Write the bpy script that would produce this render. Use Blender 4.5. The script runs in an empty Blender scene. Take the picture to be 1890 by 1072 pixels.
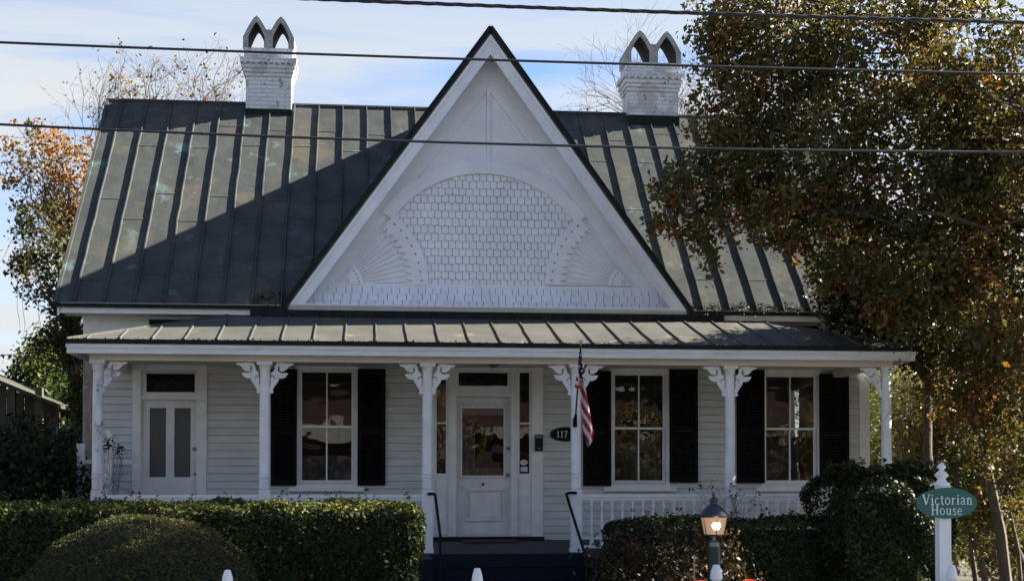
import bpy, math, random
import numpy as np
from math import sin, cos, tan, pi, radians, sqrt, atan2, hypot
from mathutils import Vector, Matrix

# ------------------------------------------------------------------ camera
S = bpy.context.scene
F, PX, HZ = 2600.0, 945.0, 880.0
PIT, YAW, CD, CZ = radians(1.35), radians(6.15), 22.4, 2.5
PR = HZ - F * tan(PIT)
cam_d = bpy.data.cameras.new('camera'); cam = bpy.data.objects.new('camera', cam_d)
S.collection.objects.link(cam); S.camera = cam
cam_d.sensor_width = 36; cam_d.lens = 36 * F / 1890
cam_d.shift_y = (PR - 536) / 1890
cam_d.clip_start = 0.1; cam_d.clip_end = 3000
cam.location = (0, -CD, CZ); cam.rotation_euler = (pi / 2 + PIT, 0, -YAW)
_fw = np.array([sin(YAW) * cos(PIT), cos(YAW) * cos(PIT), sin(PIT)])
_rt = np.array([cos(YAW), -sin(YAW), 0.0]); _up = np.cross(_rt, _fw)
_C = np.array([0, -CD, CZ])
def at(x, y, Y):
    """point of the place that the photograph shows at pixel (x, y), at depth Y"""
    r = _fw + _rt * (x - PX) / F + _up * (PR - y) / F
    p = _C + r * ((Y + CD) / r[1])
    return (float(p[0]), float(Y), float(p[2]))
def AX(x, Y=0.0, y=800): return at(x, y, Y)[0]
def AZ(y, Y=0.0, x=900): return at(x, y, Y)[2]

# ------------------------------------------------------------------ world, sun, exposure
SUN_AZ, SUN_EL = atan2(0.986, 0.166), radians(31.8)      # azimuth clockwise from +Y
w = bpy.data.worlds.new('World'); S.world = w; w.use_nodes = True
nt = w.node_tree; nt.nodes.clear()
N = nt.nodes.new; L = nt.links.new
out = N('ShaderNodeOutputWorld'); bg = N('ShaderNodeBackground')
sky = N('ShaderNodeTexSky'); sky.sky_type = 'NISHITA'; sky.sun_disc = False
sky.sun_elevation = SUN_EL; sky.sun_rotation = SUN_AZ
sky.air_density = 0.62; sky.dust_density = 0.35; sky.ozone_density = 2.5; sky.altitude = 50
bg.inputs['Strength'].default_value = 0.05
tc = N('ShaderNodeTexCoord'); mp = N('ShaderNodeMapping'); mp.inputs['Scale'].default_value = (1.6, 1.6, 13.0)
mp.inputs['Rotation'].default_value = (0.02, 0.03, 0)
nz = N('ShaderNodeTexNoise'); nz.inputs['Scale'].default_value = 1.5; nz.inputs['Detail'].default_value = 9; nz.inputs['Roughness'].default_value = .52
nz.inputs['Distortion'].default_value = .35
rp = N('ShaderNodeValToRGB'); rp.color_ramp.elements[0].position = .28; rp.color_ramp.elements[1].position = .50
sep = N('ShaderNodeSeparateXYZ'); mr = N('ShaderNodeMapRange')
mr.inputs[1].default_value = .25; mr.inputs[2].default_value = .46; mr.inputs[3].default_value = 1.0; mr.inputs[4].default_value = .04
mul = N('ShaderNodeMath'); mul.operation = 'MULTIPLY'
mx = N('ShaderNodeMix'); mx.data_type = 'RGBA'; mx.inputs['B'].default_value = (2.70, 2.84, 2.94, 1)
L(tc.outputs['Generated'], mp.inputs['Vector']); L(mp.outputs['Vector'], nz.inputs['Vector']); L(nz.outputs['Fac'], rp.inputs['Fac'])
L(tc.outputs['Generated'], sep.inputs[0]); L(sep.outputs['Z'], mr.inputs[0])
L(rp.outputs['Color'], mul.inputs[0]); L(mr.outputs[0], mul.inputs[1])
L(mul.outputs[0], mx.inputs['Factor']); L(sky.outputs['Color'], mx.inputs['A']); L(mx.outputs['Result'], bg.inputs['Color']); L(bg.outputs[0], out.inputs[0])
sd = bpy.data.lights.new('sun', 'SUN'); so = bpy.data.objects.new('sun', sd); S.collection.objects.link(so)
sd.energy = 5.0; sd.angle = radians(0.5); sd.color = (1.0, .93, .82)
sv = Vector((sin(SUN_AZ) * cos(SUN_EL), cos(SUN_AZ) * cos(SUN_EL), sin(SUN_EL)))
so.rotation_euler = sv.to_track_quat('Z', 'Y').to_euler(); so.location = (30, 5, 25)
S.view_settings.view_transform = 'Standard'; S.view_settings.look = 'None'
S.view_settings.exposure = 2.55; S.view_settings.gamma = 1.0
S.cycles.max_bounces = 8; S.cycles.transparent_max_bounces = 12

random.seed(7); RNG = np.random.default_rng(7)

# ------------------------------------------------------------------ materials
MATS = {}
def mat(name, col, rough=.6, metal=0.0, spec=.5, noise=None, bump=None, col2=None, nscale=6, spots=None, emit=None, trans=0, coat=0):
    """principled material; noise: blends col->col2 by object-space noise; spots: (colour, scale, threshold)"""
    if name in MATS: return MATS[name]
    m = bpy.data.materials.new(name); m.use_nodes = True; t = m.node_tree
    b = t.nodes['Principled BSDF']; c4 = lambda c: (c[0], c[1], c[2], 1)
    b.inputs['Base Color'].default_value = c4(col); b.inputs['Roughness'].default_value = rough
    b.inputs['Metallic'].default_value = metal; b.inputs['Specular IOR Level'].default_value = spec
    o = t.nodes.new('ShaderNodeTexCoord'); src = None
    if col2:
        n = t.nodes.new('ShaderNodeTexNoise'); n.inputs['Scale'].default_value = nscale; n.inputs['Detail'].default_value = 8; n.inputs['Roughness'].default_value = .6
        mpn = t.nodes.new('ShaderNodeMapping'); mpn.inputs['Scale'].default_value = noise or (1, 1, 1)
        r = t.nodes.new('ShaderNodeValToRGB'); r.color_ramp.elements[0].position = .33; r.color_ramp.elements[1].position = .68
        r.color_ramp.elements[0].color = c4(col); r.color_ramp.elements[1].color = c4(col2)
        t.links.new(o.outputs['Object'], mpn.inputs[0]); t.links.new(mpn.outputs[0], n.inputs['Vector'])
        t.links.new(n.outputs['Fac'], r.inputs['Fac']); src = r.outputs['Color']
    if spots:
        for sc, ss, th in spots:
            n = t.nodes.new('ShaderNodeTexNoise'); n.inputs['Scale'].default_value = ss; n.inputs['Detail'].default_value = 6; n.inputs['Roughness'].default_value = .65
            r = t.nodes.new('ShaderNodeValToRGB'); r.color_ramp.elements[0].position = th; r.color_ramp.elements[1].position = th + .09
            k = t.nodes.new('ShaderNodeMix'); k.data_type = 'RGBA'
            t.links.new(o.outputs['Object'], n.inputs['Vector']); t.links.new(n.outputs['Fac'], r.inputs['Fac']); t.links.new(r.outputs['Color'], k.inputs['Factor'])
            if src: t.links.new(src, k.inputs['A'])
            else: k.inputs['A'].default_value = c4(col)
            k.inputs['B'].default_value = c4(sc); src = k.outputs['Result']
    if src: t.links.new(src, b.inputs['Base Color'])
    if bump:
        n = t.nodes.new('ShaderNodeTexNoise'); n.inputs['Scale'].default_value = bump[0]; n.inputs['Detail'].default_value = 6
        q = t.nodes.new('ShaderNodeBump'); q.inputs['Strength'].default_value = bump[1]; q.inputs['Distance'].default_value = bump[2] if len(bump) > 2 else .01
        t.links.new(o.outputs['Object'], n.inputs['Vector']); t.links.new(n.outputs['Fac'], q.inputs['Height']); t.links.new(q.outputs[0], b.inputs['Normal'])
    if emit:
        b.inputs['Emission Color'].default_value = c4(emit[0]); b.inputs['Emission Strength'].default_value = emit[1]
    if coat: b.inputs['Coat Weight'].default_value = coat
    MATS[name] = m; return m

PAINT = mat('white_paint', (.74, .75, .76), .45, col2=(.60, .61, .60), nscale=3.5, bump=(30, .15, .004))
TRIM = mat('white_trim_paint', (.78, .79, .80), .4, col2=(.66, .67, .66), nscale=5, spots=[((.22, .19, .16), 9, .74)], bump=(40, .15, .003))
GABLE = mat('gable_paint', (.77, .79, .84), .5, col2=(.64, .66, .71), nscale=2.0, spots=[((.42, .43, .46), 16, .72)], bump=(25, .15, .004))
SIDING = mat('siding_paint', (.585, .60, .595), .5, col2=(.46, .475, .47), nscale=1.8, noise=(1, 1, 3), bump=(22, .2, .004), spots=[((.33, .31, .28), 13, .73)])
PEEL = mat('peeling_white_paint', (.72, .72, .71), .6, col2=(.5, .5, .5), nscale=6, noise=(2, 2, .5), spots=[((.24, .25, .30), 5, .53)], bump=(18, .4, .006))
WEATHER = mat('weathered_wood', (.34, .30, .26), .8, col2=(.17, .13, .10), nscale=7, noise=(3, 3, .5), bump=(30, .4, .006), spots=[((.55, .53, .5), 6, .6)])
FASCIA = mat('fascia_paint', (.73, .73, .72), .5, col2=(.58, .57, .55), nscale=4, noise=(.5, 1, 2), spots=[((.10, .10, .09), 7, .655)], bump=(30, .2, .004))
BEAMM = mat('beam_paint', (.70, .66, .60), .5, col2=(.58, .53, .46), nscale=2, noise=(.4, 1, 2), bump=(30, .15, .003))
CEIL = mat('ceiling_paint', (.62, .60, .54), .6)
ROOF = mat('tin_roof', (.070, .074, .069), .7, spec=.02, col2=(.046, .051, .051), nscale=2.2, noise=(1, 1, .5), spots=[((.085, .082, .066), .8, .53), ((.10, .15, .145), 2.1, .60), ((.075, .10, .10), 5.5, .64), ((.08, .055, .035), 7.5, .70)], bump=(3.5, .35, .03))
PROOF = mat('porch_tin_roof', (.085, .083, .072), .6, spec=.1, col2=(.06, .062, .054), nscale=1.6, spots=[((.17, .125, .075), 1.9, .62), ((.15, .18, .17), 2.7, .68)], bump=(4, .3, .02))
FLASH = mat('roof_edge_metal', (.010, .012, .014), .6, spec=.1, col2=(.018, .024, .018), nscale=8)
FLOOR = mat('grey_porch_floor', (.055, .058, .062), .6, spec=.2, col2=(.035, .037, .04), nscale=4)
STEPM = mat('dark_blue_step_paint', (.004, .006, .013), .6, spec=.2, col2=(.007, .009, .016), nscale=5)
BLACKP = mat('black_shutter_paint', (.004, .004, .005), .7, spec=.12, bump=(20, .2, .003))
IRON = mat('black_iron', (.006, .006, .009), .5, spec=.2)
DARK = mat('dark_cavity', (.02, .02, .025), .9)
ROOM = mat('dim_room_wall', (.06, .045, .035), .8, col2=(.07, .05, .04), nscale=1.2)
CURT = mat('tan_curtain', (.62, .45, .32), .8, noise=(8, 1, .6), col2=(.46, .32, .22), nscale=4)
LACE = mat('dark_obscured_glass', (.040, .042, .046), .35, col2=(.07, .07, .075), nscale=45, bump=(60, .4, .004))
BRASS = mat('aged_brass', (.20, .15, .09), .4, metal=.7)
BARK = mat('bark', (.055, .042, .030), .9, col2=(.12, .095, .07), nscale=9, noise=(2, 2, .4), bump=(12, .7, .03))
TWIG = mat('twig_bark', (.085, .072, .065), .9)
WIRE = mat('black_cable', (.010, .011, .016), .5)

def glass_mat(name='window_glass', tint=(.72, .74, .74), bumpy=.0035):
    m = bpy.data.materials.new(name); m.use_nodes = True; t = m.node_tree; t.nodes.clear()
    o = t.nodes.new('ShaderNodeOutputMaterial'); mx = t.nodes.new('ShaderNodeMixShader')
    tr = t.nodes.new('ShaderNodeBsdfTransparent'); tr.inputs[0].default_value = (*tint, 1)
    gl = t.nodes.new('ShaderNodeBsdfGlossy'); gl.inputs['Roughness'].default_value = .015; gl.inputs[0].default_value = (1, 1, 1, 1)
    fr = t.nodes.new('ShaderNodeFresnel'); fr.inputs[0].default_value = 1.6
    ml = t.nodes.new('ShaderNodeMath'); ml.operation = 'MULTIPLY'; ml.inputs[1].default_value = .95; ml.use_clamp = True
    tcn = t.nodes.new('ShaderNodeTexCoord'); n = t.nodes.new('ShaderNodeTexNoise'); n.inputs['Scale'].default_value = 2.6; n.inputs['Detail'].default_value = 1
    b = t.nodes.new('ShaderNodeBump'); b.inputs['Strength'].default_value = 1.0; b.inputs['Distance'].default_value = bumpy
    K = t.links.new
    K(tcn.outputs['Object'], n.inputs['Vector']); K(n.outputs['Fac'], b.inputs['Height']); K(b.outputs[0], gl.inputs['Normal'])
    K(fr.outputs[0], ml.inputs[0]); K(ml.outputs[0], mx.inputs[0]); K(tr.outputs[0], mx.inputs[1]); K(gl.outputs[0], mx.inputs[2]); K(mx.outputs[0], o.inputs[0])
    MATS[name] = m; return m
GLASS = glass_mat()

def brick_mat(name, c1, c2, mortar, scale, spots=None, rough=.75, bh=.075, bw=.22):
    m = bpy.data.materials.new(name); m.use_nodes = True; t = m.node_tree; b = t.nodes['Principled BSDF']; K = t.links.new
    o = t.nodes.new('ShaderNodeTexCoord'); cx = t.nodes.new('ShaderNodeSeparateXYZ'); ad = t.nodes.new('ShaderNodeMath'); cb = t.nodes.new('ShaderNodeCombineXYZ')
    K(o.outputs['Object'], cx.inputs[0]); K(cx.outputs[0], ad.inputs[0]); K(cx.outputs[1], ad.inputs[1]); K(ad.outputs[0], cb.inputs[0]); K(cx.outputs[2], cb.inputs[1])
    k = t.nodes.new('ShaderNodeTexBrick'); k.inputs['Scale'].default_value = scale; k.inputs['Brick Width'].default_value = bw; k.inputs['Row Height'].default_value = bh
    k.inputs['Mortar Size'].default_value = .007; k.inputs['Mortar Smooth'].default_value = .4
    k.inputs['Color1'].default_value = (*c1, 1); k.inputs['Color2'].default_value = (*c2, 1); k.inputs['Mortar'].default_value = (*mortar, 1)
    K(cb.outputs[0], k.inputs['Vector']); src = k.outputs['Color']
    for sc, ss, th in (spots or []):
        n = t.nodes.new('ShaderNodeTexNoise'); n.inputs['Scale'].default_value = ss; n.inputs['Detail'].default_value = 5
        r = t.nodes.new('ShaderNodeValToRGB'); r.color_ramp.elements[0].position = th; r.color_ramp.elements[1].position = th + .05
        q = t.nodes.new('ShaderNodeMix'); q.data_type = 'RGBA'; q.inputs['B'].default_value = (*sc, 1)
        K(o.outputs['Object'], n.inputs['Vector']); K(n.outputs['Fac'], r.inputs['Fac']); K(r.outputs['Color'], q.inputs['Factor']); K(src, q.inputs['A']); src = q.outputs['Result']
    K(src, b.inputs['Base Color']); b.inputs['Roughness'].default_value = rough
    bp = t.nodes.new('ShaderNodeBump'); bp.invert = True; bp.inputs['Strength'].default_value = .8; bp.inputs['Distance'].default_value = .012
    K(k.outputs['Fac'], bp.inputs['Height']); K(bp.outputs[0], b.inputs['Normal'])
    MATS[name] = m; return m
SOOT_SHADE = mat('sooty_shade_lining', (.035, .033, .032), .9, col2=(.07, .065, .06), nscale=9)  # soot tone that also carries the shade inside the hood arches
HOODM = mat('weathered_stone_hood', (.40, .40, .38), .8, col2=(.20, .20, .19), nscale=9, spots=[((.12, .11, .09), 12, .66)], bump=(25, .5, .01))
CHIMB = brick_mat('painted_brick', (.66, .67, .69), (.60, .61, .63), (.50, .51, .52), 1, spots=[((.45, .46, .45), 3.2, .52), ((.30, .30, .29), 6, .64), ((.10, .085, .08), 11, .675), ((.30, .12, .08), 15, .74)])
REDB = brick_mat('red_brick', (.10, .045, .035), (.08, .035, .028), (.12, .10, .09), 1)

def leaf_mat(name, cols, trans=.35, rough=.5):
    """cols: list of (position, colour) chosen by the per-leaf value"""
    m = bpy.data.materials.new(name); m.use_nodes = True; t = m.node_tree; K = t.links.new
    b = t.nodes['Principled BSDF']; o = t.nodes['Material Output']
    a = t.nodes.new('ShaderNodeAttribute'); a.attribute_name = 'leaf'
    r = t.nodes.new('ShaderNodeValToRGB'); r.color_ramp.interpolation = 'LINEAR'
    e = r.color_ramp.elements
    e[0].position = cols[0][0]; e[0].color = (*cols[0][1], 1); e[1].position = cols[-1][0]; e[1].color = (*cols[-1][1], 1)
    for p, c in cols[1:-1]:
        x = e.new(p); x.color = (*c, 1)
    K(a.outputs['Fac'], r.inputs['Fac']); K(r.outputs['Color'], b.inputs['Base Color']); b.inputs['Roughness'].default_value = rough
    b.inputs['Specular IOR Level'].default_value = .14
    tl = t.nodes.new('ShaderNodeBsdfTranslucent'); g = t.nodes.new('ShaderNodeMix'); g.data_type = 'RGBA'; g.blend_type = 'MULTIPLY'; g.inputs['Factor'].default_value = 1
    g.inputs['B'].default_value = (1.6, 1.5, .6, 1); K(r.outputs['Color'], g.inputs['A']); K(g.outputs['Result'], tl.inputs[0])
    ms = t.nodes.new('ShaderNodeMixShader'); ms.inputs[0].default_value = trans
    K(b.outputs[0], ms.inputs[1]); K(tl.outputs[0], ms.inputs[2]); K(ms.outputs[0], o.inputs[0])
    MATS[name] = m; return m
LF_OAK = leaf_mat('autumn_oak_leaves', [(0, (.040, .048, .020)), (.5, (.085, .082, .034)), (.80, (.125, .095, .036)), (.93, (.17, .080, .030)), (1, (.24, .11, .04))], .24)
LF_ORANGE = leaf_mat('orange_leaves', [(0, (.035, .042, .02)), (.4, (.08, .07, .03)), (.75, (.17, .09, .035)), (1, (.26, .12, .045))], .35)
LF_GREEN = leaf_mat('dark_green_leaves', [(0, (.016, .030, .010)), (.6, (.040, .062, .020)), (1, (.09, .10, .03))], .3)
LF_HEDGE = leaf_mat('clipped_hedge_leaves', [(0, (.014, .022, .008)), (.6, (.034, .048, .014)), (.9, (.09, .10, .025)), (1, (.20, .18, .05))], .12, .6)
LF_DARK = leaf_mat('dark_and_shaded_leaves', [(0, (.010, .017, .007)), (.6, (.026, .038, .013)), (1, (.065, .07, .022))], .12)  # dark greens, with the left shrubs' shadow put into the leaf colour
LF_BUSH = leaf_mat('bronze_green_leaves', [(0, (.030, .036, .014)), (.6, (.058, .062, .024)), (1, (.12, .085, .032))], .2, .7)
LF_AZAL = leaf_mat('brown_azalea_leaves', [(0, (.022, .018, .010)), (.5, (.05, .034, .02)), (.85, (.085, .065, .03)), (1, (.16, .09, .04))], .15)
LF_YEL = leaf_mat('yellow_green_leaves', [(0, (.026, .040, .010)), (.5, (.060, .074, .018)), (.9, (.13, .125, .03)), (1, (.17, .11, .04))], .38)
MOSS = leaf_mat('moss_and_litter', [(0, (.008, .011, .005)), (.6, (.025, .03, .012)), (1, (.07, .055, .03))], .05)

# ------------------------------------------------------------------ mesh helpers
class MB:
    def __init__(s): s.v = []; s.f = []; s.m = []
    def add(s, vs, fs, mi=0):
        o = len(s.v); s.v += [tuple(p) for p in vs]; s.f += [tuple(i + o for i in f) for f in fs]; s.m += [mi] * len(fs); return s
    def box(s, x0, x1, y0, y1, z0, z1, mi=0):
        x0, x1 = min(x0, x1), max(x0, x1); y0, y1 = min(y0, y1), max(y0, y1); z0, z1 = min(z0, z1), max(z0, z1)
        return s.add([(x0, y0, z0), (x1, y0, z0), (x1, y1, z0), (x0, y1, z0), (x0, y0, z1), (x1, y0, z1), (x1, y1, z1), (x0, y1, z1)],
              [(0, 3, 2, 1), (4, 5, 6, 7), (0, 1, 5, 4), (1, 2, 6, 5), (2, 3, 7, 6), (3, 0, 4, 7)], mi)
    def slab(s, poly, y0, y1, mi=0):
        """polygon in the XZ plane (counter-clockwise seen from -Y), extruded from y0 (front) to y1"""
        n = len(poly)
        vs = [(p[0], y0, p[1]) for p in poly] + [(p[0], y1, p[1]) for p in poly]
        return s.add(vs, [tuple(range(n)), tuple(range(2 * n - 1, n - 1, -1))] + [(i, i + n, (i + 1) % n + n, (i + 1) % n) for i in range(n)], mi)
    def prism(s, a, off, mi=0):
        """3-D polygon a swept by vector off"""
        n = len(a); b = [(p[0] + off[0], p[1] + off[1], p[2] + off[2]) for p in a]
        return s.add(list(a) + b, [tuple(range(n)), tuple(range(2 * n - 1, n - 1, -1))] + [(i, i + n, (i + 1) % n + n, (i + 1) % n) for i in range(n)], mi)
    def lathe(s, prof, cx, cy, n=16, mi=0):
        """prof: list of (radius, z)"""
        vs = []
        for r, z in prof:
            for k in range(n):
                a = 2 * pi * k / n; vs.append((cx + r * cos(a), cy + r * sin(a), z))
        fs = []
        for i in range(len(prof) - 1):
            for k in range(n):
                k2 = (k + 1) % n; fs.append((i * n + k, i * n + k2, (i + 1) * n + k2, (i + 1) * n + k))
        fs.append(tuple(range(n))[::-1]); fs.append(tuple((len(prof) - 1) * n + k for k in range(n)))
        return s.add(vs, fs, mi)
    def tube(s, pts, r, n=6, mi=0, cap=True):
        pts = [Vector(p) for p in pts]; rs = r if hasattr(r, '__len__') else [r] * len(pts)
        vs = []; t0 = None
        for i, p in enumerate(pts):
            t = (pts[min(i + 1, len(pts) - 1)] - pts[max(i - 1, 0)]).normalized()
            if i == 0:
                u = t.cross(Vector((0, 0, 1)) if abs(t.z) < .9 else Vector((1, 0, 0))).normalized()
            else:
                u = (u - t * u.dot(t)).normalized()
            v = t.cross(u)
            for k in range(n):
                a = 2 * pi * k / n; vs.append(p + (u * cos(a) + v * sin(a)) * rs[i])
        fs = []
        for i in range(len(pts) - 1):
            for k in range(n):
                k2 = (k + 1) % n; fs.append((i * n + k, i * n + k2, (i + 1) * n + k2, (i + 1) * n + k))
        if cap and n > 2: fs.append(tuple(range(n))[::-1]); fs.append(tuple((len(pts) - 1) * n + k for k in range(n)))
        return s.add(vs, fs, mi)
    def bar(s, a, b, w_, h_, mi=0):
        """rectangular bar from a to b; w_ across (horizontal-ish), h_ the other way"""
        a = Vector(a); b = Vector(b); t = (b - a).normalized(); u = t.cross(Vector((0, 0, 1)) if abs(t.z) < .95 else Vector((0, 1, 0))).normalized(); v = u.cross(t)
        q = [(-w_ / 2, -h_ / 2), (w_ / 2, -h_ / 2), (w_ / 2, h_ / 2), (-w_ / 2, h_ / 2)]
        vs = [a + u * x + v * y for x, y in q] + [b + u * x + v * y for x, y in q]
        return s.add(vs, [(3, 2, 1, 0), (4, 5, 6, 7), (0, 1, 5, 4), (1, 2, 6, 5), (2, 3, 7, 6), (3, 0, 4, 7)], mi)
    def build(s, name, m, parent=None, smooth=False, origin=None):
        me = bpy.data.meshes.new(name); o = origin or (0, 0, 0)
        me.from_pydata([(p[0] - o[0], p[1] - o[1], p[2] - o[2]) for p in s.v], [], s.f)
        for k in (m if isinstance(m, (list, tuple)) else [m]): me.materials.append(k)
        me.polygons.foreach_set('material_index', s.m)
        if smooth:
            me.polygons.foreach_set('use_smooth', [True] * len(me.polygons))
            try: me.set_sharp_from_angle(angle=radians(35))
            except Exception: pass
        me.update()
        ob = bpy.data.objects.new(name, me); S.collection.objects.link(ob)
        ob.location = o
        if parent is not None:
            ob.parent = parent
            ob.location = Vector(o) - gloc(parent)
        return ob
def gloc(o):
    v = Vector((0, 0, 0))
    while o is not None: v += Vector(o.location); o = o.parent
    return v
def thing(name, loc, label, cat, group=None):
    o = bpy.data.objects.new(name, None); S.collection.objects.link(o); o.location = loc; o.empty_display_size = .2
    return tag(o, label, cat, group)
def tag(o, label=None, cat=None, group=None, kind=None):
    if label: o['label'] = label
    if cat: o['category'] = cat
    if group: o['group'] = group
    if kind: o['kind'] = kind
    return o
def copy_tree(o, parent=None):
    c = o.copy(); S.collection.objects.link(c)
    if parent is not None: c.parent = parent
    for ch in list(o.children): copy_tree(ch, c)
    return c

# ------------------------------------------------------------------ foliage
def leaves(name, pts, size, m, parent=None, up=None, val=None, aspect=.55, origin=None, clump_val=None):
    """one mesh of leaf-shaped faces at pts (n,3); up: optional outward directions; val: per-leaf colour value"""
    n = len(pts); pts = np.asarray(pts, float)
    nrm = RNG.normal(size=(n, 3)); 
    if up is not None: nrm = nrm * .55 + np.asarray(up) * .9
    nrm /= np.linalg.norm(nrm, axis=1)[:, None] + 1e-9
    d = RNG.normal(size=(n, 3)); d[:, 2] -= .3
    d -= nrm * (d * nrm).sum(1)[:, None]; d /= np.linalg.norm(d, axis=1)[:, None] + 1e-9
    s_ = np.cross(nrm, d); sz = size * np.clip(np.exp(RNG.normal(0, .32, n)), .5, 2.0)[:, None]
    a = pts - d * sz * .5; c = pts + d * sz * .5; mid = pts - d * sz * .05
    b = mid + s_ * sz * aspect * .5 + nrm * sz * .12; e = mid - s_ * sz * aspect * .5 + nrm * sz * .12
    V = np.stack([a, b, c, e], 1).reshape(-1, 3)
    og = np.array(origin) if origin is not None else np.zeros(3)
    V = V - og
    me = bpy.data.meshes.new(name); me.vertices.add(4 * n); me.vertices.foreach_set('co', V.ravel())
    me.loops.add(4 * n); me.loops.foreach_set('vertex_index', np.arange(4 * n, dtype=np.int32))
    me.polygons.add(n); me.polygons.foreach_set('loop_start', np.arange(0, 4 * n, 4, dtype=np.int32))
    me.update(calc_edges=True)
    at_ = me.attributes.new('leaf', 'FLOAT', 'FACE')
    if val is None: val = RNG.uniform(0, 1, n)
    at_.data.foreach_set('value', np.clip(val, 0, 1).astype(np.float32))
    me.materials.append(m); ob = bpy.data.objects.new(name, me); S.collection.objects.link(ob)
    ob.location = tuple(og)
    if parent is not None: ob.parent = parent; ob.location = Vector(tuple(og)) - gloc(parent)
    return ob

def clumps(blobs, seed=0):
    """blobs: (cx,cy,cz, rx,ry,rz, n_clumps, leaves_per_clump, clump_radius, base_value). Returns points, values and clump centres"""
    rg = np.random.default_rng(seed); P = []; Vv = []; Cn = []
    for (cx, cy, cz, rx, ry, rz, nc, nl, cr, bv) in blobs:
        u = rg.normal(size=(nc, 3)); u /= np.linalg.norm(u, axis=1)[:, None]; u *= rg.uniform(.15, 1, nc)[:, None] ** (1 / 2.2)
        cc = np.array([cx, cy, cz]) + u * np.array([rx, ry, rz]); Cn.append(cc)
        for c in cc:
            k = max(3, int(nl * rg.uniform(.5, 1.5))); ax = rg.normal(size=3); ax[2] -= .6; ax /= np.linalg.norm(ax)
            q = rg.normal(size=(k, 3)) * cr * .42 + ax * (rg.uniform(-1, 1, k)[:, None] * cr * .9)
            P.append(c + q); Vv.append(np.clip(bv + rg.normal() * .24 + rg.normal(size=k) * .09, 0, 1))
    return np.concatenate(P), np.concatenate(Vv), np.concatenate(Cn)

def branchy(mb, base, tips, r0, jit=.25, seed=1, n=5, rt=.006):
    """limbs: tapered, bent tubes from base to each tip"""
    rg = random.Random(seed); base = Vector(base)
    for t in tips:
        t = Vector(t); d = t - base; ln = d.length; pts = [base]; k = 6
        for i in range(1, k):
            f = i / k; p = base + d * f + Vector((rg.gauss(0, 1), rg.gauss(0, 1), rg.gauss(0, 1))) * ln * .05 * jit * 4 * sin(pi * f) + Vector((0, 0, ln * .10 * sin(pi * f)))
            pts.append(p)
        pts.append(t); rr = [max(rt, r0 * (1 - i / k) ** 1.2) for i in range(k + 1)]
        mb.tube(pts, rr, n)

def recursive_twigs(mb, p, d, ln, r, depth, rg, spread=.5, out=None, nside=4):
    pts = [p]; q = p.copy(); dd = d.copy()
    for i in range(3):
        dd = (dd + Vector((rg.gauss(0, 1), rg.gauss(0, 1), rg.gauss(0, 1))) * .13).normalized(); q = q + dd * ln / 3; pts.append(q.copy())
    mb.tube(pts, [r, r * .88, r * .75, r * .62], nside, cap=False)
    if out is not None and depth <= 1: out.append(q.copy())
    if depth == 0: return
    for k in range(rg.choice([2, 3, 3])):
        nd = (dd + Vector((rg.gauss(0, 1), rg.gauss(0, 1), rg.gauss(.15, .8))) * spread).normalized()
        st = pts[rg.choice([1, 2, 3])] if k else pts[3]
        recursive_twigs(mb, st, nd, ln * rg.uniform(.62, .85), r * .6, depth - 1, rg, spread, out, nside)

# ================================================================== GROUND, ROAD
GZ = 0.45
g = MB()
prof = [(-300, 0), (-32, 0), (-31.9, .0), (-14.2, .0), (-14.19, .14), (-12.4, .18), (-11.2, GZ), (-2, GZ), (60, GZ), (900, GZ)]
xs = [-700, -40, -12, 12, 40, 700]
vs = [(x, y, z) for (y, z) in prof for x in xs]
fs = [(i * 6 + j, i * 6 + j + 1, (i + 1) * 6 + j + 1, (i + 1) * 6 + j) for i in range(len(prof) - 1) for j in range(5)]
g.add(vs, fs)
GRD = mat('leaf_strewn_ground', (.045, .034, .02), .9, col2=(.025, .03, .012), nscale=1.2, spots=[((.10, .05, .022), 14, .58)], bump=(10, .6, .05))
tag(g.build('ground', GRD), kind='structure')
tag(MB().box(-200, 200, -30.5, -14.6, -.05, .006).build('road', mat('asphalt', (.05, .05, .052), .85, col2=(.065, .065, .065), nscale=20, bump=(60, .4, .01))), kind='structure')
tag(MB().box(-200, 200, -14.55, -12.9, -.05, .165).build('pavement', mat('concrete', (.34, .33, .31), .85, col2=(.26, .26, .25), nscale=3)), kind='structure')

# ================================================================== THE HOUSE
XL, XR = -4.24, 8.29            # side walls
CX = 2.02                       # centre line of the gable
YE, ZE = -0.5, 5.15             # main eave
YRG, ZRG = 3.8, 9.36            # ridge
FLW, FLF = 1.50, 1.415          # porch floor height at wall / front edge
H = thing('house', (CX, 0, GZ), 'white clapboard cottage with tall front gable, dark tin roof and full-width columned porch', 'house')

def rng_sub(a, b, cuts):
    segs = [(a, b)]
    for c0, c1 in cuts:
        ns = []
        for s0, s1 in segs:
            if c1 <= s0 or c0 >= s1: ns.append((s0, s1)); continue
            if c0 > s0: ns.append((s0, c0))
            if c1 < s1: ns.append((c1, s1))
        segs = ns
    return [q for q in segs if q[1] - q[0] > .002]

# openings (x0, x1, z0, z1) in the front wall
def rect(x0, x1, yt, yb, Y=0.0):
    xm = (x0 + x1) / 2; ym = (yt + yb) / 2
    return (at(x0, ym, Y)[0], at(x1, ym, Y)[0], at(xm, yb, Y)[2], at(xm, yt, Y)[2])
OD1 = rect(259.7, 364, 684, 992); OD1 = (OD1[0], OD1[1], FLW, OD1[3])
OW = [rect(552, 654, 683, 894), rect(1130, 1228.5, 688.5, 894), rect(1410, 1507, 691.5, 894)]
OD2 = rect(802, 981, 683, 990); OD2 = (OD2[0], OD2[1], FLW + .05, OD2[3])
opens = [OD1] + OW + [OD2]

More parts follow.
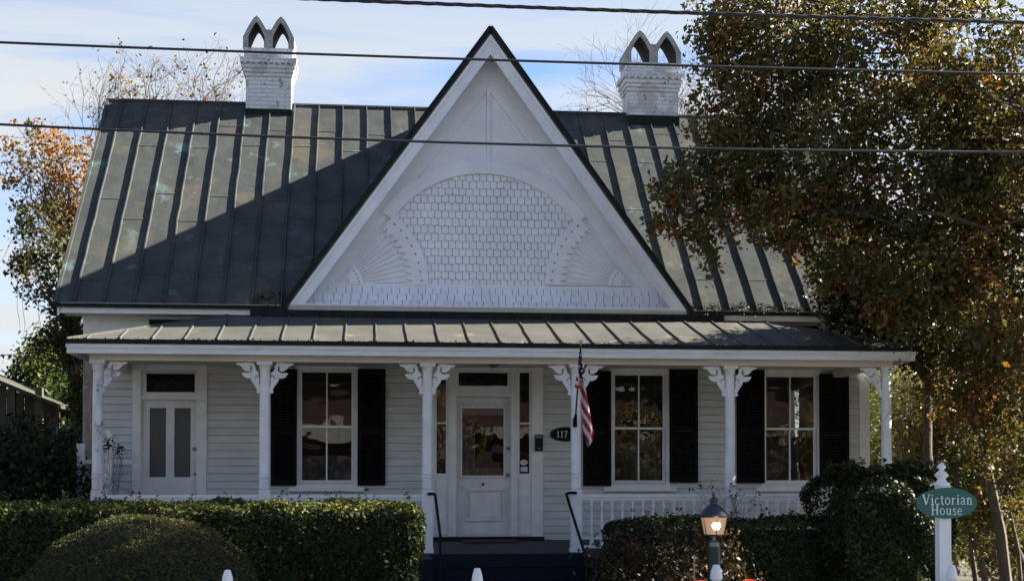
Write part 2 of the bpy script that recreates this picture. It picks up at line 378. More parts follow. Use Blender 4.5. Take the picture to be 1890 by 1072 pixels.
wb = MB(); ex = .1195; z = FLW - .02
while z < 4.62:
    z1 = z + ex
    cuts = [(o[0], o[1]) for o in opens if o[2] < z + ex * .5 < o[3]]
    for a, b in rng_sub(XL + .10, XR - .10, cuts):
        lo = z - .012; j = random.uniform(-.0015, .0015)
        lo = z + .003 + random.uniform(-.001, .0015)
        wb.add([(a, -.026 + j, lo), (b, -.026 + j, lo), (b, -.012, z1 - .004), (a, -.012, z1 - .004), (a, .018, lo), (b, .018, lo), (b, .018, z1 - .004), (a, .018, z1 - .004)], [(0, 1, 2, 3), (4, 5, 1, 0), (3, 2, 6, 7)])
    z = z1
# sheathing behind the boards, cut round the openings
def holed(mb, x0, x1, z0, z1, y0, y1, hs):
    xsx = sorted({x0, x1} | {min(max(v, x0), x1) for h in hs for v in h[:2]}); zsz = sorted({z0, z1} | {min(max(v, z0), z1) for h in hs for v in h[2:]})
    for i in range(len(xsx) - 1):
        for j in range(len(zsz) - 1):
            mx_, mz_ = (xsx[i] + xsx[i + 1]) / 2, (zsz[j] + zsz[j + 1]) / 2
            if any(h[0] < mx_ < h[1] and h[2] < mz_ < h[3] for h in hs): continue
            mb.box(xsx[i], xsx[i + 1], y0, y1, zsz[j], zsz[j + 1])
holed(wb, XL + .02, XR - .02, GZ - .2, 4.98, .019, .10, opens)
wb.build('front_wall', SIDING, H)
# rooms behind the glass: floor, ceiling, back and side walls, one side window to the garden
def side_pt(px, py, X):
    r = _fw + _rt * (px - PX) / F + _up * (PR - py) / F; t = (X - _C[0]) / r[0]; p = _C + r * t; return p
sa, sb = side_pt(1467, 783, XR), side_pt(1484, 718, XR)
SWY0, SWY1, SWZ0, SWZ1 = min(sa[1], sb[1]) - .0, max(sa[1], sb[1]) + .0, sa[2] - .25, sb[2]
bw_ = MB(); bw_.box(XL, XR, 8.0, 8.1, GZ - .2, 5.0)
bw_.build('back_wall', SIDING, H)
MB().box(XL - .0, XL + .10, .0, 8.0, GZ - .2, 4.98).build('side_wall', SIDING, H)
sw = MB(); sw.box(XR - .1, XR, 0, SWY0, GZ - .2, 4.98); sw.box(XR - .1, XR, SWY1, 8, GZ - .2, 4.98); sw.box(XR - .1, XR, SWY0, SWY1, GZ - .2, SWZ0); sw.box(XR - .1, XR, SWY0, SWY1, SWZ1, 4.98)
sw.build('side_wall', SIDING, H)
for sgn in (-1, 1):
    X = XL if sgn < 0 else XR; e = MB()
    e.prism([(X, -.0, 4.98), (X, 8.0, 4.98), (X, 3.8, 9.1)], (-sgn * .1, 0, 0)); e.build('end_gable_wall', SIDING, H)
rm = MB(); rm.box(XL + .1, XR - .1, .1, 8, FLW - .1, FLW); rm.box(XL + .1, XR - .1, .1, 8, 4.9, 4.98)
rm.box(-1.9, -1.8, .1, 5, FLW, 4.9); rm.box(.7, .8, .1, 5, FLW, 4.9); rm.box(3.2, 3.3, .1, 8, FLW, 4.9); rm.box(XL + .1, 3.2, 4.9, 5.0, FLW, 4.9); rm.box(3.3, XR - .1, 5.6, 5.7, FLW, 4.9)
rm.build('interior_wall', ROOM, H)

# corner boards (left one weathered), frieze and main cornice
MB().box(XL - .03, XL + .12, -.035, .0, GZ, 4.98).build('corner_board', WEATHER, H)['label'] = 'weathered corner board with its paint worn off'
MB().box(XR - .14, XR + .03, -.035, .0, GZ, 4.98).build('corner_board', TRIM, H)
fz = MB(); fz.box(XL - .03, XR + .03, -.05, .0, 4.60, 4.995); fz.box(XL - .03, XR + .03, -.09, -.05, 4.93, 4.995)
fz.build('frieze_board', TRIM, H)
co = MB()
for a, b in ((XL - .28, XR + .28),):
    co.box(a, b, -.44, 0, 4.995, 5.03)                # soffit
    co.box(a, b, -.475, -.44, 4.99, 5.085)            # fascia
    co.add([(a, -.475, 5.085), (b, -.475, 5.085), (b, -.52, 5.145), (a, -.52, 5.145), (a, -.44, 5.145), (b, -.44, 5.145), (a, -.44, 5.085), (b, -.44, 5.085)],
           [(0, 1, 2, 3), (3, 2, 5, 4), (0, 3, 4, 6), (1, 7, 5, 2)])
co.build('cornice', TRIM, H)

# main tin roof
SL = (ZRG - ZE) / (YRG - YE)
RX0, RX1 = -4.60, 8.64
def RZ(Y): return ZE + SL * (Y - YE)
roof = MB(); th = .05
ny = 14
for side in (0, 1):
    def P(X, Y, d=0):
        zz = RZ(Y) if side == 0 else ZRG - SL * (Y - YRG)
        return (X, Y, zz - d)
    y0, y1 = (YE - .03, YRG) if side == 0 else (YRG, 8.1)
    if side == 0:
        # two sheets, cut along the valleys of the front gable
        for sg in (-1, 1):
            XE = RX0 if sg < 0 else RX1; hw0 = 3.15; ztop = ZRG; hwt = (9.57 - ztop) / 4.4 * 3.19 - .03
            q = [(XE, y0), (CX + sg * hw0, y0), (CX + sg * hwt, y1), (XE, y1)]
            v = [P(*a) for a in q] + [P(a[0], a[1], th) for a in q]; fc = [(0, 1, 2, 3), (7, 6, 5, 4), (0, 4, 5, 1), (1, 5, 6, 2), (0, 3, 7, 4)]
            roof.add(v, fc if sg < 0 else [f[::-1] for f in fc])
    else:
        roof.add([P(RX0, y0), P(RX1, y0), P(RX1, y1), P(RX0, y1), P(RX0, y0, th), P(RX1, y0, th), P(RX1, y1, th), P(RX0, y1, th)],
             [(0, 1, 2, 3), (7, 6, 5, 4), (0, 4, 5, 1), (1, 5, 6, 2), (0, 3, 7, 4)])
rf = roof.build('roof', ROOF, H)
sm = MB(); x0s = AX(589, YRG, 200) ; k0 = int((x0s - RX0) / .4425)
rs = random.Random(3); seamx = [x0s + (k - k0) * .4425 for k in range(0, 32) if RX0 + .1 < x0s + (k - k0) * .4425 < RX1 - .05]
cosS = 1 / sqrt(1 + SL * SL); nvec = Vector((0, -SL * cosS, cosS))
def gable_half(zz):   # half width of the front gable roof at a height
    return max(0.0, (9.57 - zz) / (9.57 - 5.17) * 3.19)
for X in seamx:
    # skip the stretch that lies under the front gable
    Ys = []; n = 16
    for i in range(n + 1):
        Y = YE + .0 + (YRG - YE) * i / n; Ys.append(Y)
    pts = []
    for i, Y in enumerate(Ys):
        if abs(X - CX) < gable_half(RZ(Y)) - .02: continue
        pts.append(Vector((X + rs.gauss(0, .0045), Y, RZ(Y))))
    if len(pts) < 2: continue
    hh = .042
    for a, b in zip(pts[:-1], pts[1:]):
        if (b - a).length > .6: continue
        q = [(-.012, -.005), (.012, -.005), (.009, hh), (-.009, hh)]
        v8 = [a + Vector((x, 0, 0)) + nvec * y for x, y in q] + [b + Vector((x, 0, 0)) + nvec * y for x, y in q]
        sm.add(v8, [(0, 1, 5, 4), (1, 2, 6, 5), (2, 3, 7, 6), (3, 0, 4, 7), (0, 3, 2, 1), (4, 5, 6, 7)])
# cross laps of each sheet
for i in range(len(seamx) - 1):
    a, b = seamx[i] + .015, seamx[i + 1] - .015
    off = (i % 2) * 1.1 + rs.uniform(-.15, .15) + .5
    Y = YE + off
    while Y < YRG - .25:
        if not (abs((a + b) / 2 - CX) < gable_half(RZ(Y)) + .1):
            t = rs.uniform(-.012, .012)
            A, B = Vector((a, Y, RZ(Y))), Vector((b, Y + t, RZ(Y + t))); dn = Vector((0, -cosS, -SL * cosS)) * .05
            sm.add([A + nvec * .008, B + nvec * .008, B - dn + nvec * .001, A - dn + nvec * .001, A, B], [(0, 1, 2, 3), (4, 5, 1, 0)])
        Y += 1.62
# ridge roll and verge
sm.tube([(RX0 - .02, YRG, ZRG + .015), (RX1 + .02, YRG, ZRG + .015)], .035, 6)
sm.bar((RX0, YE - .03, RZ(YE - .03) + .012), (RX0, YRG, ZRG + .012), .05, .04); sm.bar((RX1, YE - .03, RZ(YE - .03) + .012), (RX1, YRG, ZRG + .012), .05, .04)
sm.build('standing_seams', ROOF, rf)
# verge boards under the roof ends
for X in (RX0 + .03, RX1 - .06):
    vb = MB(); a = [(X, YE, ZE - .06), (X, YRG, ZRG - .06), (X, YRG, ZRG - .24), (X, YE, ZE - .20)]
    vb.prism(a, (.03, 0, 0)); b = [(X, YRG, ZRG - .06), (X, 8.0, ZRG - .06 - SL * 4.2), (X, 8.0, ZRG - .2 - SL * 4.2), (X, YRG, ZRG - .24)]; vb.prism(b, (.03, 0, 0))
    vb.build('verge_board', TRIM, H)
for a, b in ((RX0, CX - 3.16), (CX + 3.16, RX1)): MB().box(a, b, YE - .045, YE - .015, ZE - .075, ZE - .02).build('eave_edge', FLASH, rf)
MB().box(CX - 3.2, CX + 3.2, YE - .03, .0, ZE - .004, ZE + .022).build('gable_ledge', TRIM, H)

# ------------------------------------------------------------------ front gable
GA, GB = 9.57, 5.17; GW = 3.19
gr = MB()
for sg in (-1, 1):
    ux, uz = sg * GW, -(GA - GB); ln = hypot(ux, uz); nx, nz_ = sg * (GA - GB) / ln, GW / ln     # outward normal of the slope
    t = .075
    top = [(CX, GA), (CX + sg * (GW + .02), GB - .03)]
    a, b = top
    yb0 = YE - .04
    ybA, ybB = YRG + .15, YE + (GB - ZE) / SL + .2
    v = [(a[0], yb0, a[1]), (b[0], yb0, b[1]), (b[0], ybB, b[1]), (a[0], ybA, a[1])]
    v2 = [(p[0] - nx * t, p[1], p[2] - nz_ * t) for p in v]
    if sg < 0: gr.add(v + v2, [(0, 3, 2, 1), (4, 5, 6, 7), (0, 1, 5, 4), (1, 2, 6, 5), (2, 3, 7, 6)])
    else: gr.add(v + v2, [(0, 1, 2, 3), (7, 6, 5, 4), (1, 0, 4, 5), (2, 1, 5, 6), (3, 2, 6, 7)])
grf = gr.build('gable_roof', ROOF, H)
ge = MB()
for sg in (-1, 1):
    ge.bar((CX + sg * .0, YE - .05, GA - .015), (CX + sg * (GW + .02), YE - .05, GB - .045), .03, .066)
ge.build('gable_roof_edge', FLASH, grf)
# gable wall, and rake boards in front of it
YG = -0.12
gw = MB(); gw.slab([(CX - 3.02, GB), (CX + 3.02, GB), (CX, GA - .14)], YG, YG + .06)
for sg in (-1, 1):  # flat boards parallel to the rakes
    p = [(CX, GA - .10), (CX + sg * 3.1, GB + .02), (CX + sg * 2.72, GB + .02), (CX, GA - .60 - .30)]
    if sg < 0: p = p[::-1]
    gw.slab(p if sg < 0 else p[::-1], YG - .022 - .003 * (sg > 0), YG)
gw.box(CX - .028, CX + .028, YG - .036, YG, at(893, 318, YG)[2], GA - .86)
GWALL = gw.build('gable_wall', GABLE, H)
rk = MB()
for sg in (-1, 1):
    ux, uz = sg * GW, -(GA - GB); ln = hypot(ux, uz); nx, nz_ = sg * (GA - GB) / ln, GW / ln
    def strip(d0, d1, y0, y1):
        a0 = (CX, GA - d0 / nz_); a1 = (CX, GA - d1 / nz_); b0 = (CX + sg * (GW - d0 / abs(nx)), GB); b1 = (CX + sg * (GW - d1 / abs(nx)), GB)
        p = [a0, a1, b1, b0]
        rk.slab(p if sg > 0 else p[::-1], y0, y1)
    strip(.075, .125, YE - .035, YE + .02)     # crown
    strip(.110, .250, YE - .012, YE + .03)     # rake board
    strip(.228, .258, YE - .026, YE + .03)     # bead on its lower edge
    # soffit (bedding against the wall) and bed mould
    strip(.085, .125, YE + .03, YG)
    strip(.125, .19, YG - .07, YG)
    strip(.19, .235, YG - .045, YG)
rk.build('rake_board', GABLE, H)
# ornament: scalloped shingle field inside an arch, fan panels left and right
OC = at(893, 527, YG); R0 = 208 / 116.6
FL_, FR_ = at(627, 525, YG), at(1163, 529, YG); RF = 161 / 116.6
def in_field(x, z):
    if (x - OC[0]) ** 2 + (z - OC[2]) ** 2 > (R0 + .03) ** 2 or z < OC[2] - .0: return False
    if hypot(x - FL_[0], z - FL_[2]) < RF - .04 or hypot(x - FR_[0], z - FR_[2]) < RF - .04: return False
    return True
sh = MB(); wS, hS = .110, .121; rsh = random.Random(5)
row = 0; z = OC[2] - .03
while z < OC[2] + R0 + .05:
    x = OC[0] - R0 - .1 + (row % 2) * wS / 2
    while x < OC[0] + R0 + .1:
        if in_field(x, z + hS * .5):
            w2 = wS / 2 - rsh.uniform(.003, .0065); dz = rsh.uniform(-.007, .007); dy = rsh.uniform(0, .010); c = .019
            p = [(x - w2, z + c + dz), (x - w2 + c, z + dz), (x + w2 - c, z + dz), (x + w2, z + c + dz), (x + w2, z + hS + .02), (x - w2, z + hS + .02)]
            f0 = [(q[0], YG - .034 - dy if q[1] < z + hS else YG - .008, q[1]) for q in p]; f1 = [(q[0], YG - .002, q[1]) for q in p]
            sh.add(f0 + f1, [(0, 1, 2, 3, 4, 5)] + [(i, i + 6, (i + 1) % 6 + 6, (i + 1) % 6) for i in range(6)])
        x += wS
    z += hS; row += 1
sh.build('scalloped_shingles', GABLE, GWALL)
# straight shingle courses above the cornice
ss = MB(); zt = GB - .02; Hc = at(893, 534, YG)[2] - GB + .03; rows = 3
for r in range(rows):
    z0 = GB - .02 + r * Hc / rows; hw = 3.06 - (z0 - GB) * .72 - .05; x = CX - hw + (r % 2) * .07
    yf = YG - .20 + r * .05
    while x < CX + hw - .1:
        wv = rsh.uniform(.10, .17); dz = rsh.uniform(-.004, .004); hh = Hc / rows
        a, b = x + .008, min(x + wv, CX + hw)
        dy = rsh.uniform(0, .006)
        ss.add([(a, yf - .014 - dy, z0 + dz), (b, yf - .014 - dy, z0 + dz), (b, yf + .045, z0 + hh + .012), (a, yf + .045, z0 + hh + .012), (a, yf + .02, z0), (b, yf + .02, z0), (b, yf + .07, z0 + hh), (a, yf + .07, z0 + hh)],
               [(0, 1, 2, 3), (4, 5, 1, 0), (0, 3, 7, 4), (1, 5, 6, 2)])
        x += wv
ss.build('shingle_skirt', GABLE, GWALL)
tr = MB()
# arch band over the shingle field
a0, a1 = atan2(at(727, 398, YG)[2] - OC[2], at(727, 398, YG)[0] - OC[0]), atan2(at(1060, 405, YG)[2] - OC[2], at(1060, 405, YG)[0] - OC[0])
def ring(mb, c, r0, r1, t0, t1, y0, y1, n=28):
    for i in range(n):
        u, v = t0 + (t1 - t0) * i / n, t0 + (t1 - t0) * (i + 1) / n
        p = [(c[0] + r0 * cos(u), c[2] + r0 * sin(u)), (c[0] + r1 * cos(u), c[2] + r1 * sin(u)), (c[0] + r1 * cos(v), c[2] + r1 * sin(v)), (c[0] + r0 * cos(v), c[2] + r0 * sin(v))]
        mb.slab(p if t1 > t0 else p[::-1], y0, y1)
ring(tr, OC, R0 - .005, R0 + .20, a1 - .04, a0 + .04, YG - .062, YG)
tr.box(CX - 2.66, CX + 2.66, YG - .052, YG, GB + Hc - .035, GB + Hc + .035)
tr.build('arch_trim', GABLE, GWALL)
for sg, c in ((1, FL_), (-1, FR_)):
    fn = MB(); A1 = radians(52.5)
    def pt(r, a): return (c[0] + sg * r * cos(a), c[2] + r * sin(a))
    n = 20
    pl = [pt(0, 0)] + [pt(RF, A1 * i / n) for i in range(n + 1)]
    fn.slab(pl if sg > 0 else pl[::-1], YG - .030, YG)
    nz2 = 9   # saw-tooth inner edge of the outer band
    outer = [pt(RF, A1 * i / 36) for i in range(37)]
    inner = []
    for i in range(2 * nz2, -1, -1):
        inner.append(pt(RF - (.21 if i % 2 else .33), A1 * i / (2 * nz2)))
    # build band tooth by tooth
    for i in range(2 * nz2):
        u, v = A1 * i / (2 * nz2), A1 * (i + 1) / (2 * nz2)
        ra, rb = (RF - (.23 if i % 2 else .34)), (RF - (.23 if (i + 1) % 2 else .34))
        p = [pt(ra, u), pt(RF + .012, u), pt(RF + .012, v), pt(rb, v)]
        fn.slab(p if sg > 0 else p[::-1], YG - .070, YG - .03)
    for i in range(9):   # pleats between the hub and the band
        a = A1 * (i + .6) / 9.6
        for d in (-.0,):
            q0, q1 = pt(.36, a), pt(RF - .36, a + .006)
            v = Vector((q1[0] - q0[0], 0, q1[1] - q0[1])).normalized(); s_ = Vector((-v.z, 0, v.x))
            w0, w1 = .006, .020
            pp = [(q0[0] - s_.x * w0, q0[1] - s_.z * w0), (q1[0] - s_.x * w1, q1[1] - s_.z * w1), (q1[0] + v.x * .03, q1[1] + v.z * .03), (q1[0] + s_.x * w1, q1[1] + s_.z * w1), (q0[0] + s_.x * w0, q0[1] + s_.z * w0)]
            fn.slab(pp, YG - .060, YG - .03)
    pl = [pt(0, 0)] + [pt(.37, A1 * i / 8) for i in range(9)]
    fn.slab(pl if sg > 0 else pl[::-1], YG - .070, YG - .03)
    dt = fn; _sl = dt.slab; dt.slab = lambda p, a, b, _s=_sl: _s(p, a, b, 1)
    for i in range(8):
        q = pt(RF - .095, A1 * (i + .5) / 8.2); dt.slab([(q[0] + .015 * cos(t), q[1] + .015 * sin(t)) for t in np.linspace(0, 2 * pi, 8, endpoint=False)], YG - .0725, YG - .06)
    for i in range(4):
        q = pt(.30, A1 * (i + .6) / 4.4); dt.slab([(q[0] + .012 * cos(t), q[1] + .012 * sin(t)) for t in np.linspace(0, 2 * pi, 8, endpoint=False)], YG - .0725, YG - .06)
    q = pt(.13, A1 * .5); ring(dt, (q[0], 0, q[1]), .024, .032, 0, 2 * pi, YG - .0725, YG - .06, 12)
    fn.build('fan_panel', [GABLE, mat('hole_shade_disc', (.12, .13, .17), .9)], GWALL)  # dark discs paint the shade inside the small holes

# ------------------------------------------------------------------ porch roof
PYE, PZE = -2.5, 4.40; PS = .285
PX0, PX1 = -4.02, 8.10
def PZ(Y): return PZE + PS * (Y - PYE)
pr_ = MB(); tlen = 2.0
hl, hr = PX0 + tlen, PX1 - tlen + .3
f = [(PX0, PYE, PZE), (PX1, PYE, PZE), (hr, YE - .015, PZ(YE)), (hl, YE - .015, PZ(YE))]
pr_.add(f + [(p[0], p[1], p[2] - .03) for p in f], [(0, 1, 2, 3), (7, 6, 5, 4), (0, 4, 5, 1)])
# hip ends run back to the wall
l = [(PX0, PYE, PZE), (hl, YE - .015, PZ(YE)), (hl, -.055, PZ(YE)), (PX0, -.055, PZE)]
pr_.add(l, [(0, 1, 2, 3)]); r = [(PX1, PYE, PZE), (PX1, -.055, PZE), (hr, -.055, PZ(YE)), (hr, YE - .015, PZ(YE))]
pr_.add(r, [(0, 1, 2, 3)])
ps_ = pr_; rs = random.Random(9)
xa = AX(637, PYE, 625); xb = AX(579, PYE, 625); stp = .4425 * 1.0
cP = 1 / sqrt(1 + PS * PS); nP = Vector((0, -PS * cP, cP)); x = xa - 20 * stp
while x < PX1:
    if x > PX0 + .1:
        yend = YE - .02
        if x < hl: yend = PYE + (x - PX0)
        if x > hr: yend = PYE + (PX1 - x) * (2.0 / (PX1 - hr))
        yend = min(yend, YE - .02); pts = []
        nn = 5
        for i in range(nn + 1):
            Y = PYE + .01 + (yend - PYE - .01) * i / nn; pts.append(Vector((x + rs.gauss(0, .004), Y, PZ(Y))))
        for a, b in zip(pts[:-1], pts[1:]):
            q = [(-.012, -.004), (.012, -.004), (.008, .024), (-.008, .024)]
            v8 = [a + Vector((u, 0, 0)) + nP * v for u, v in q] + [b + Vector((u, 0, 0)) + nP * v for u, v in q]
            ps_.add(v8, [(0, 1, 5, 4), (1, 2, 6, 5), (2, 3, 7, 6), (3, 0, 4, 7), (0, 3, 2, 1), (4, 5, 6, 7)])
    x += stp
ps_.bar((PX0, PYE, PZE + .01), (hl, YE - .02, PZ(YE) + .01), .03, .035); ps_.bar((PX1, PYE, PZE + .01), (hr, YE - .02, PZ(YE) + .01), .03, .035)
PRF = pr_.build('porch_roof', PROOF, H)
fl = MB()
fl.box(AX(462, YE, 577), AX(1335, YE, 577), YE - .05, YE - .021, 4.93, AZ(574, YE, 700))
fl.box(AX(277, 0, 597), -1.2, -.118, -.0905, 4.5, AZ(590, -.1, 330)); fl.box(5.3, AX(1507, 0, 603), -.118, -.0905, 4.5, AZ(601, -.1, 1450))
fl.box(hl, hr, YE, -.4, 4.9, 4.985)
fl.build('flashing', FLASH, PRF)
pe = MB(); pe.box(PX0 - .02, PX1 + .02, PYE - .03, PYE + .02, PZE - .062, PZE + .004); pe.box(PX0 - .02, PX0 + .03, PYE + .02, 0, PZE - .062, PZE + .004); pe.box(PX1 - .03, PX1 + .02, PYE + .02, 0, PZE - .062, PZE + .004)
pe.build('porch_roof_edge', FLASH, PRF)
pf = MB()
zt, zb = PZE - .062, 4.205
for (x0, x1, y0, y1) in ((PX0, PX1, PYE + .0, PYE + .05), (PX0, PX0 + .05, PYE + .05, 0), (PX1 - .05, PX1, PYE + .05, 0)):
    pf.box(x0, x1, y0, y1, zb, zt)
pf.box(PX0 - .012, PX1 + .012, PYE - .014, PYE, zt - .055, zt); pf.box(PX0, PX1, PYE - .008, PYE, zb, zb + .03)
pf.build('porch_fascia', FASCIA, H)
MB().box(PX0 + .05, PX1 - .05, PYE + .05, -.03, 4.245, 4.275).build('porch_ceiling', CEIL, H)
YC = -2.2
bm_ = MB(); bx0, bx1 = AX(165, YC - .09, 662), AX(1648, YC - .09, 672)
bm_.box(bx0, bx1, YC - .09, YC + .09, 4.128, 4.245); bm_.box(bx0 - .012, bx1 + .012, YC - .102, YC - .09, 4.20, 4.245)
bm_.box(bx0, bx0 + .16, YC + .09, -.03, 4.128, 4.245); bm_.box(bx1 - .16, bx1, YC + .09, -.03, 4.128, 4.245)
bm_.build('porch_beam', BEAMM, H)
# floor
pfm = MB(); FX0, FX1 = -3.98, 8.05
pfm.add([(FX0, -2.42, FLF), (FX1, -2.42, FLF), (FX1, -.0, FLW), (FX0, -.0, FLW), (FX0, -2.42, FLF - .04), (FX1, -2.42, FLF - .04), (FX1, 0, FLW - .04), (FX0, 0, FLW - .04)],
        [(0, 1, 2, 3), (7, 6, 5, 4), (0, 4, 5, 1), (1, 5, 6, 2), (3, 7, 4, 0)])
pfm.build('porch_floor', FLOOR, H)
for a_, b_ in ((FX0 + .04, .74), (3.36, FX1 - .04)): MB().box(a_, b_, -2.37, -2.33, GZ, FLF - .04).build('porch_skirt', TRIM, H)

# columns and brackets
COLX = [-3.65, -1.345, .955, 3.107, 5.39, 7.768]
def column(x, m, lean=0):
    zb = FLF; zs = AZ(903, YC, 788); zr = AZ(878, YC, 788)
    c = MB()
    prof = [(.060, zs), (.077, zs + .01), (.078, zr - .03), (.084, zr - .022), (.084, zr - .004), (.077, zr), (.077, zr + .02), (.083, zr + .028), (.083, zr + .045), (.0765, zr + .055),
            (.076, 3.0), (.0735, 3.6), (.071, 3.9), (.070, 4.00), (.078, 4.008), (.078, 4.022), (.071, 4.03), (.080, 4.055), (.092, 4.075), (.092, 4.085)]
    c.lathe([(r, z) for r, z in prof], x, YC, 24)
    o = c.build('column', m, H, smooth=True)
    b = MB(); b.box(x - .078, x + .078, YC - .078, YC + .078, zb - .0, zs); b.box(x - .09, x + .09, YC - .09, YC + .09, zb, zb + .06)
    b.build('column_base', m, o)
    MB().box(x - .108, x + .108, YC - .108, YC + .085, 4.085, 4.128).build('capital', m, o)
    return o
cols_ = [column(x, PEEL if i == 0 else TRIM) for i, x in enumerate(COLX)]
cols_[0]['label'] = 'column with flaking blue-grey paint'
# bracket outline traced in pixels relative to the column axis (right-hand bracket of the second column)
BR = [(455, 200), (490, 160), (530, 165), (560, 158), (620, 155), (700, 162), (790, 166), (782, 190), (735, 205), (712, 222), (695, 250), (660, 275), (615, 285), (597, 272), (592, 235), (600, 212),
      (585, 205), (568, 232), (572, 268), (592, 292), (620, 303), (660, 300), (712, 302), (700, 335), (672, 365), (640, 378), (608, 382), (590, 372),
      (583, 405), (560, 445), (535, 478), (515, 508), (502, 535), (505, 560), (515, 578), (480, 590), (455, 592)]
BR2 = [(455, 592), (480, 590), (515, 578), (505, 560), (502, 535), (515, 508), (535, 478), (560, 445), (583, 405), (590, 372), (608, 382), (640, 378), (672, 365), (700, 335), (712, 302), (660, 300), (620, 303),
       (592, 292), (572, 268), (568, 232), (585, 205), (600, 212), (592, 235), (597, 272), (615, 285), (660, 275), (695, 250), (712, 222), (735, 205), (782, 190), (790, 166), (700, 162), (620, 155), (560, 158),
       (540, 178), (527, 215), (525, 250), (510, 275), (485, 292), (472, 318), (488, 336), (510, 338), (530, 365), (527, 388), (517, 388), (515, 365), (500, 348), (482, 352), (470, 380), (468, 420), (478, 440), (470, 470), (455, 480)]
def bracket(x, sg):
    k = 1 / 7.658 / 129.0
    p = [(x + sg * (q[0] - 392) * k, 4.128 - (q[1] - 150) * k * 1.0) for q in BR2]
    b = MB(); b.slab(p if sg > 0 else p[::-1], YC - .022, YC + .018)
    return b.build('bracket', PAINT if x > -3 else PEEL, H)
for i, x in enumerate(COLX):
    if i > 0: bracket(x, -1)
    if i < 5: bracket(x, 1)

# balustrades
def railing(xa, xb):
    zt = AZ(911.5, YC, 1200); o = MB(); o.box(xa, xb, YC - .035, YC + .035, zt - .045, zt); o.box(xa, xb, YC - .02, YC + .02, zt - .085, zt - .045)
    zl = FLF + .06
    rl = o.build('railing', TRIM, H)
    lo = MB(); lo.box(xa, xb, YC - .03, YC + .03, zl, zl + .04); lo.box(xa, xb, YC - .02, YC + .02, zl + .13, zl + .165)
    n = max(1, round((xb - xa) / .155)); 
    for i in range(n + 1):
        x = xa + (xb - xa) * i / n
        if 0 < i < n: lo.box(x - .028, x + .028, YC - .02, YC + .02, zl + .04, zl + .13)
    lo.build('bottom_rail', TRIM, rl)
    for i in range(1, n):
        x = xa + (xb - xa) * i / n; z0, z1 = zl + .165, zt - .085; hgt = z1 - z0
        b = MB(); b.lathe([(.015, z0), (.026, z0 + .03), (.026, z0 + .07), (.016, z0 + .09), (.024, z0 + .14), (.026, z0 + .2), (.018, z0 + hgt * .62), (.014, z0 + hgt * .78), (.024, z0 + hgt * .82), (.014, z0 + hgt * .86), (.023, z1 - .03), (.023, z1)], x, YC, 8)
        b.build('baluster', TRIM, rl, smooth=True)
for a, b in ((0, 1), (1, 2), (3, 4), (4, 5)): railing(COLX[a] + .078, COLX[b] - .078)

# steps with side blocks
st = MB(); sx0, sx1 = AX(795, -2.6, 1040), AX(1082, -2.6, 1040)
for i in range(5):
    z1 = FLF - .04 - .17 * i - .0; st.box(sx0, sx1, -2.42 - .28 * (i + 1), -2.42 - .28 * i + .002, GZ, z1 - .13); st.box(sx0 - .01, sx1 + .01, -2.42 - .28 * (i + 1) - .025, -2.42 - .28 * i, z1 - .13, z1 - .10)
st.box(sx0, sx1, -2.44, -2.425, GZ, FLF - .005); st.build('porch_steps', STEPM, H)
for x0, x1 in ((sx0 - .22, sx0 - .012), (sx1 + .012, sx1 + .26)):
    MB().box(x0, x1, -3.4, -2.435, GZ, FLF - .02).build('step_cheek', STEPM, H)

# ------------------------------------------------------------------ windows
def window(o, pxm, i):
    x0, x1, z0, z1 = o; f = MB(); c = .058
    f.box(x0 - c, x0, -.045, 0.0, z0 - .0, z1 + .07); f.box(x1, x1 + c, -.045, 0.0, z0 - .0, z1 + .07)
    f.box(x0, x1, -.045, 0.0, z1, z1 + .07); f.box(x0 - c - .02, x1 + c + .02, -.065, 0, z1 + .07, z1 + .10)
    f.box(x0 - c, x1 + c, -.045, 0, z0 - .035, z0)
    wd = f.build('window', TRIM, H)
    s = MB(); s.box(x0 - c - .095, x1 + c + .095, -.12, -.0, z0 - .105, z0 - .035)
    s.build('sill', TRIM, wd)
    zm = (z0 + z1) / 2 + .055; zm = AZ(787, 0, 600) if i == 0 else AZ(790.5, 0, 1300)
    sf = .045
    for nm, (za, zb, y) in {'upper_sash': (zm - .018, z1, .0), 'lower_sash': (z0, zm + .012, .03)}.items():
        q = MB(); b2 = .07 if nm[0] == 'l' else .035; t2 = .035 if nm[0] == 'u' else .03
        q.box(x0, x0 + sf, y, y + .03, za, zb); q.box(x1 - sf, x1, y, y + .03, za, zb); q.box(x0 + sf, x1 - sf, y, y + .03, za, za + b2); q.box(x0 + sf, x1 - sf, y, y + .03, zb - t2, zb)
        xm = (x0 + x1) / 2; q.box(xm - .012, xm + .012, y + .003, y + .027, za + b2, zb - t2)
        q.build(nm, TRIM, wd)
        MB().box(x0 + sf - .005, x1 - sf + .005, y + .012, y + .016, za + b2 - .005, zb - t2 + .005).build('pane', GLASS, wd)
    return wd
for i, o in enumerate(OW): window(o, 0, i)
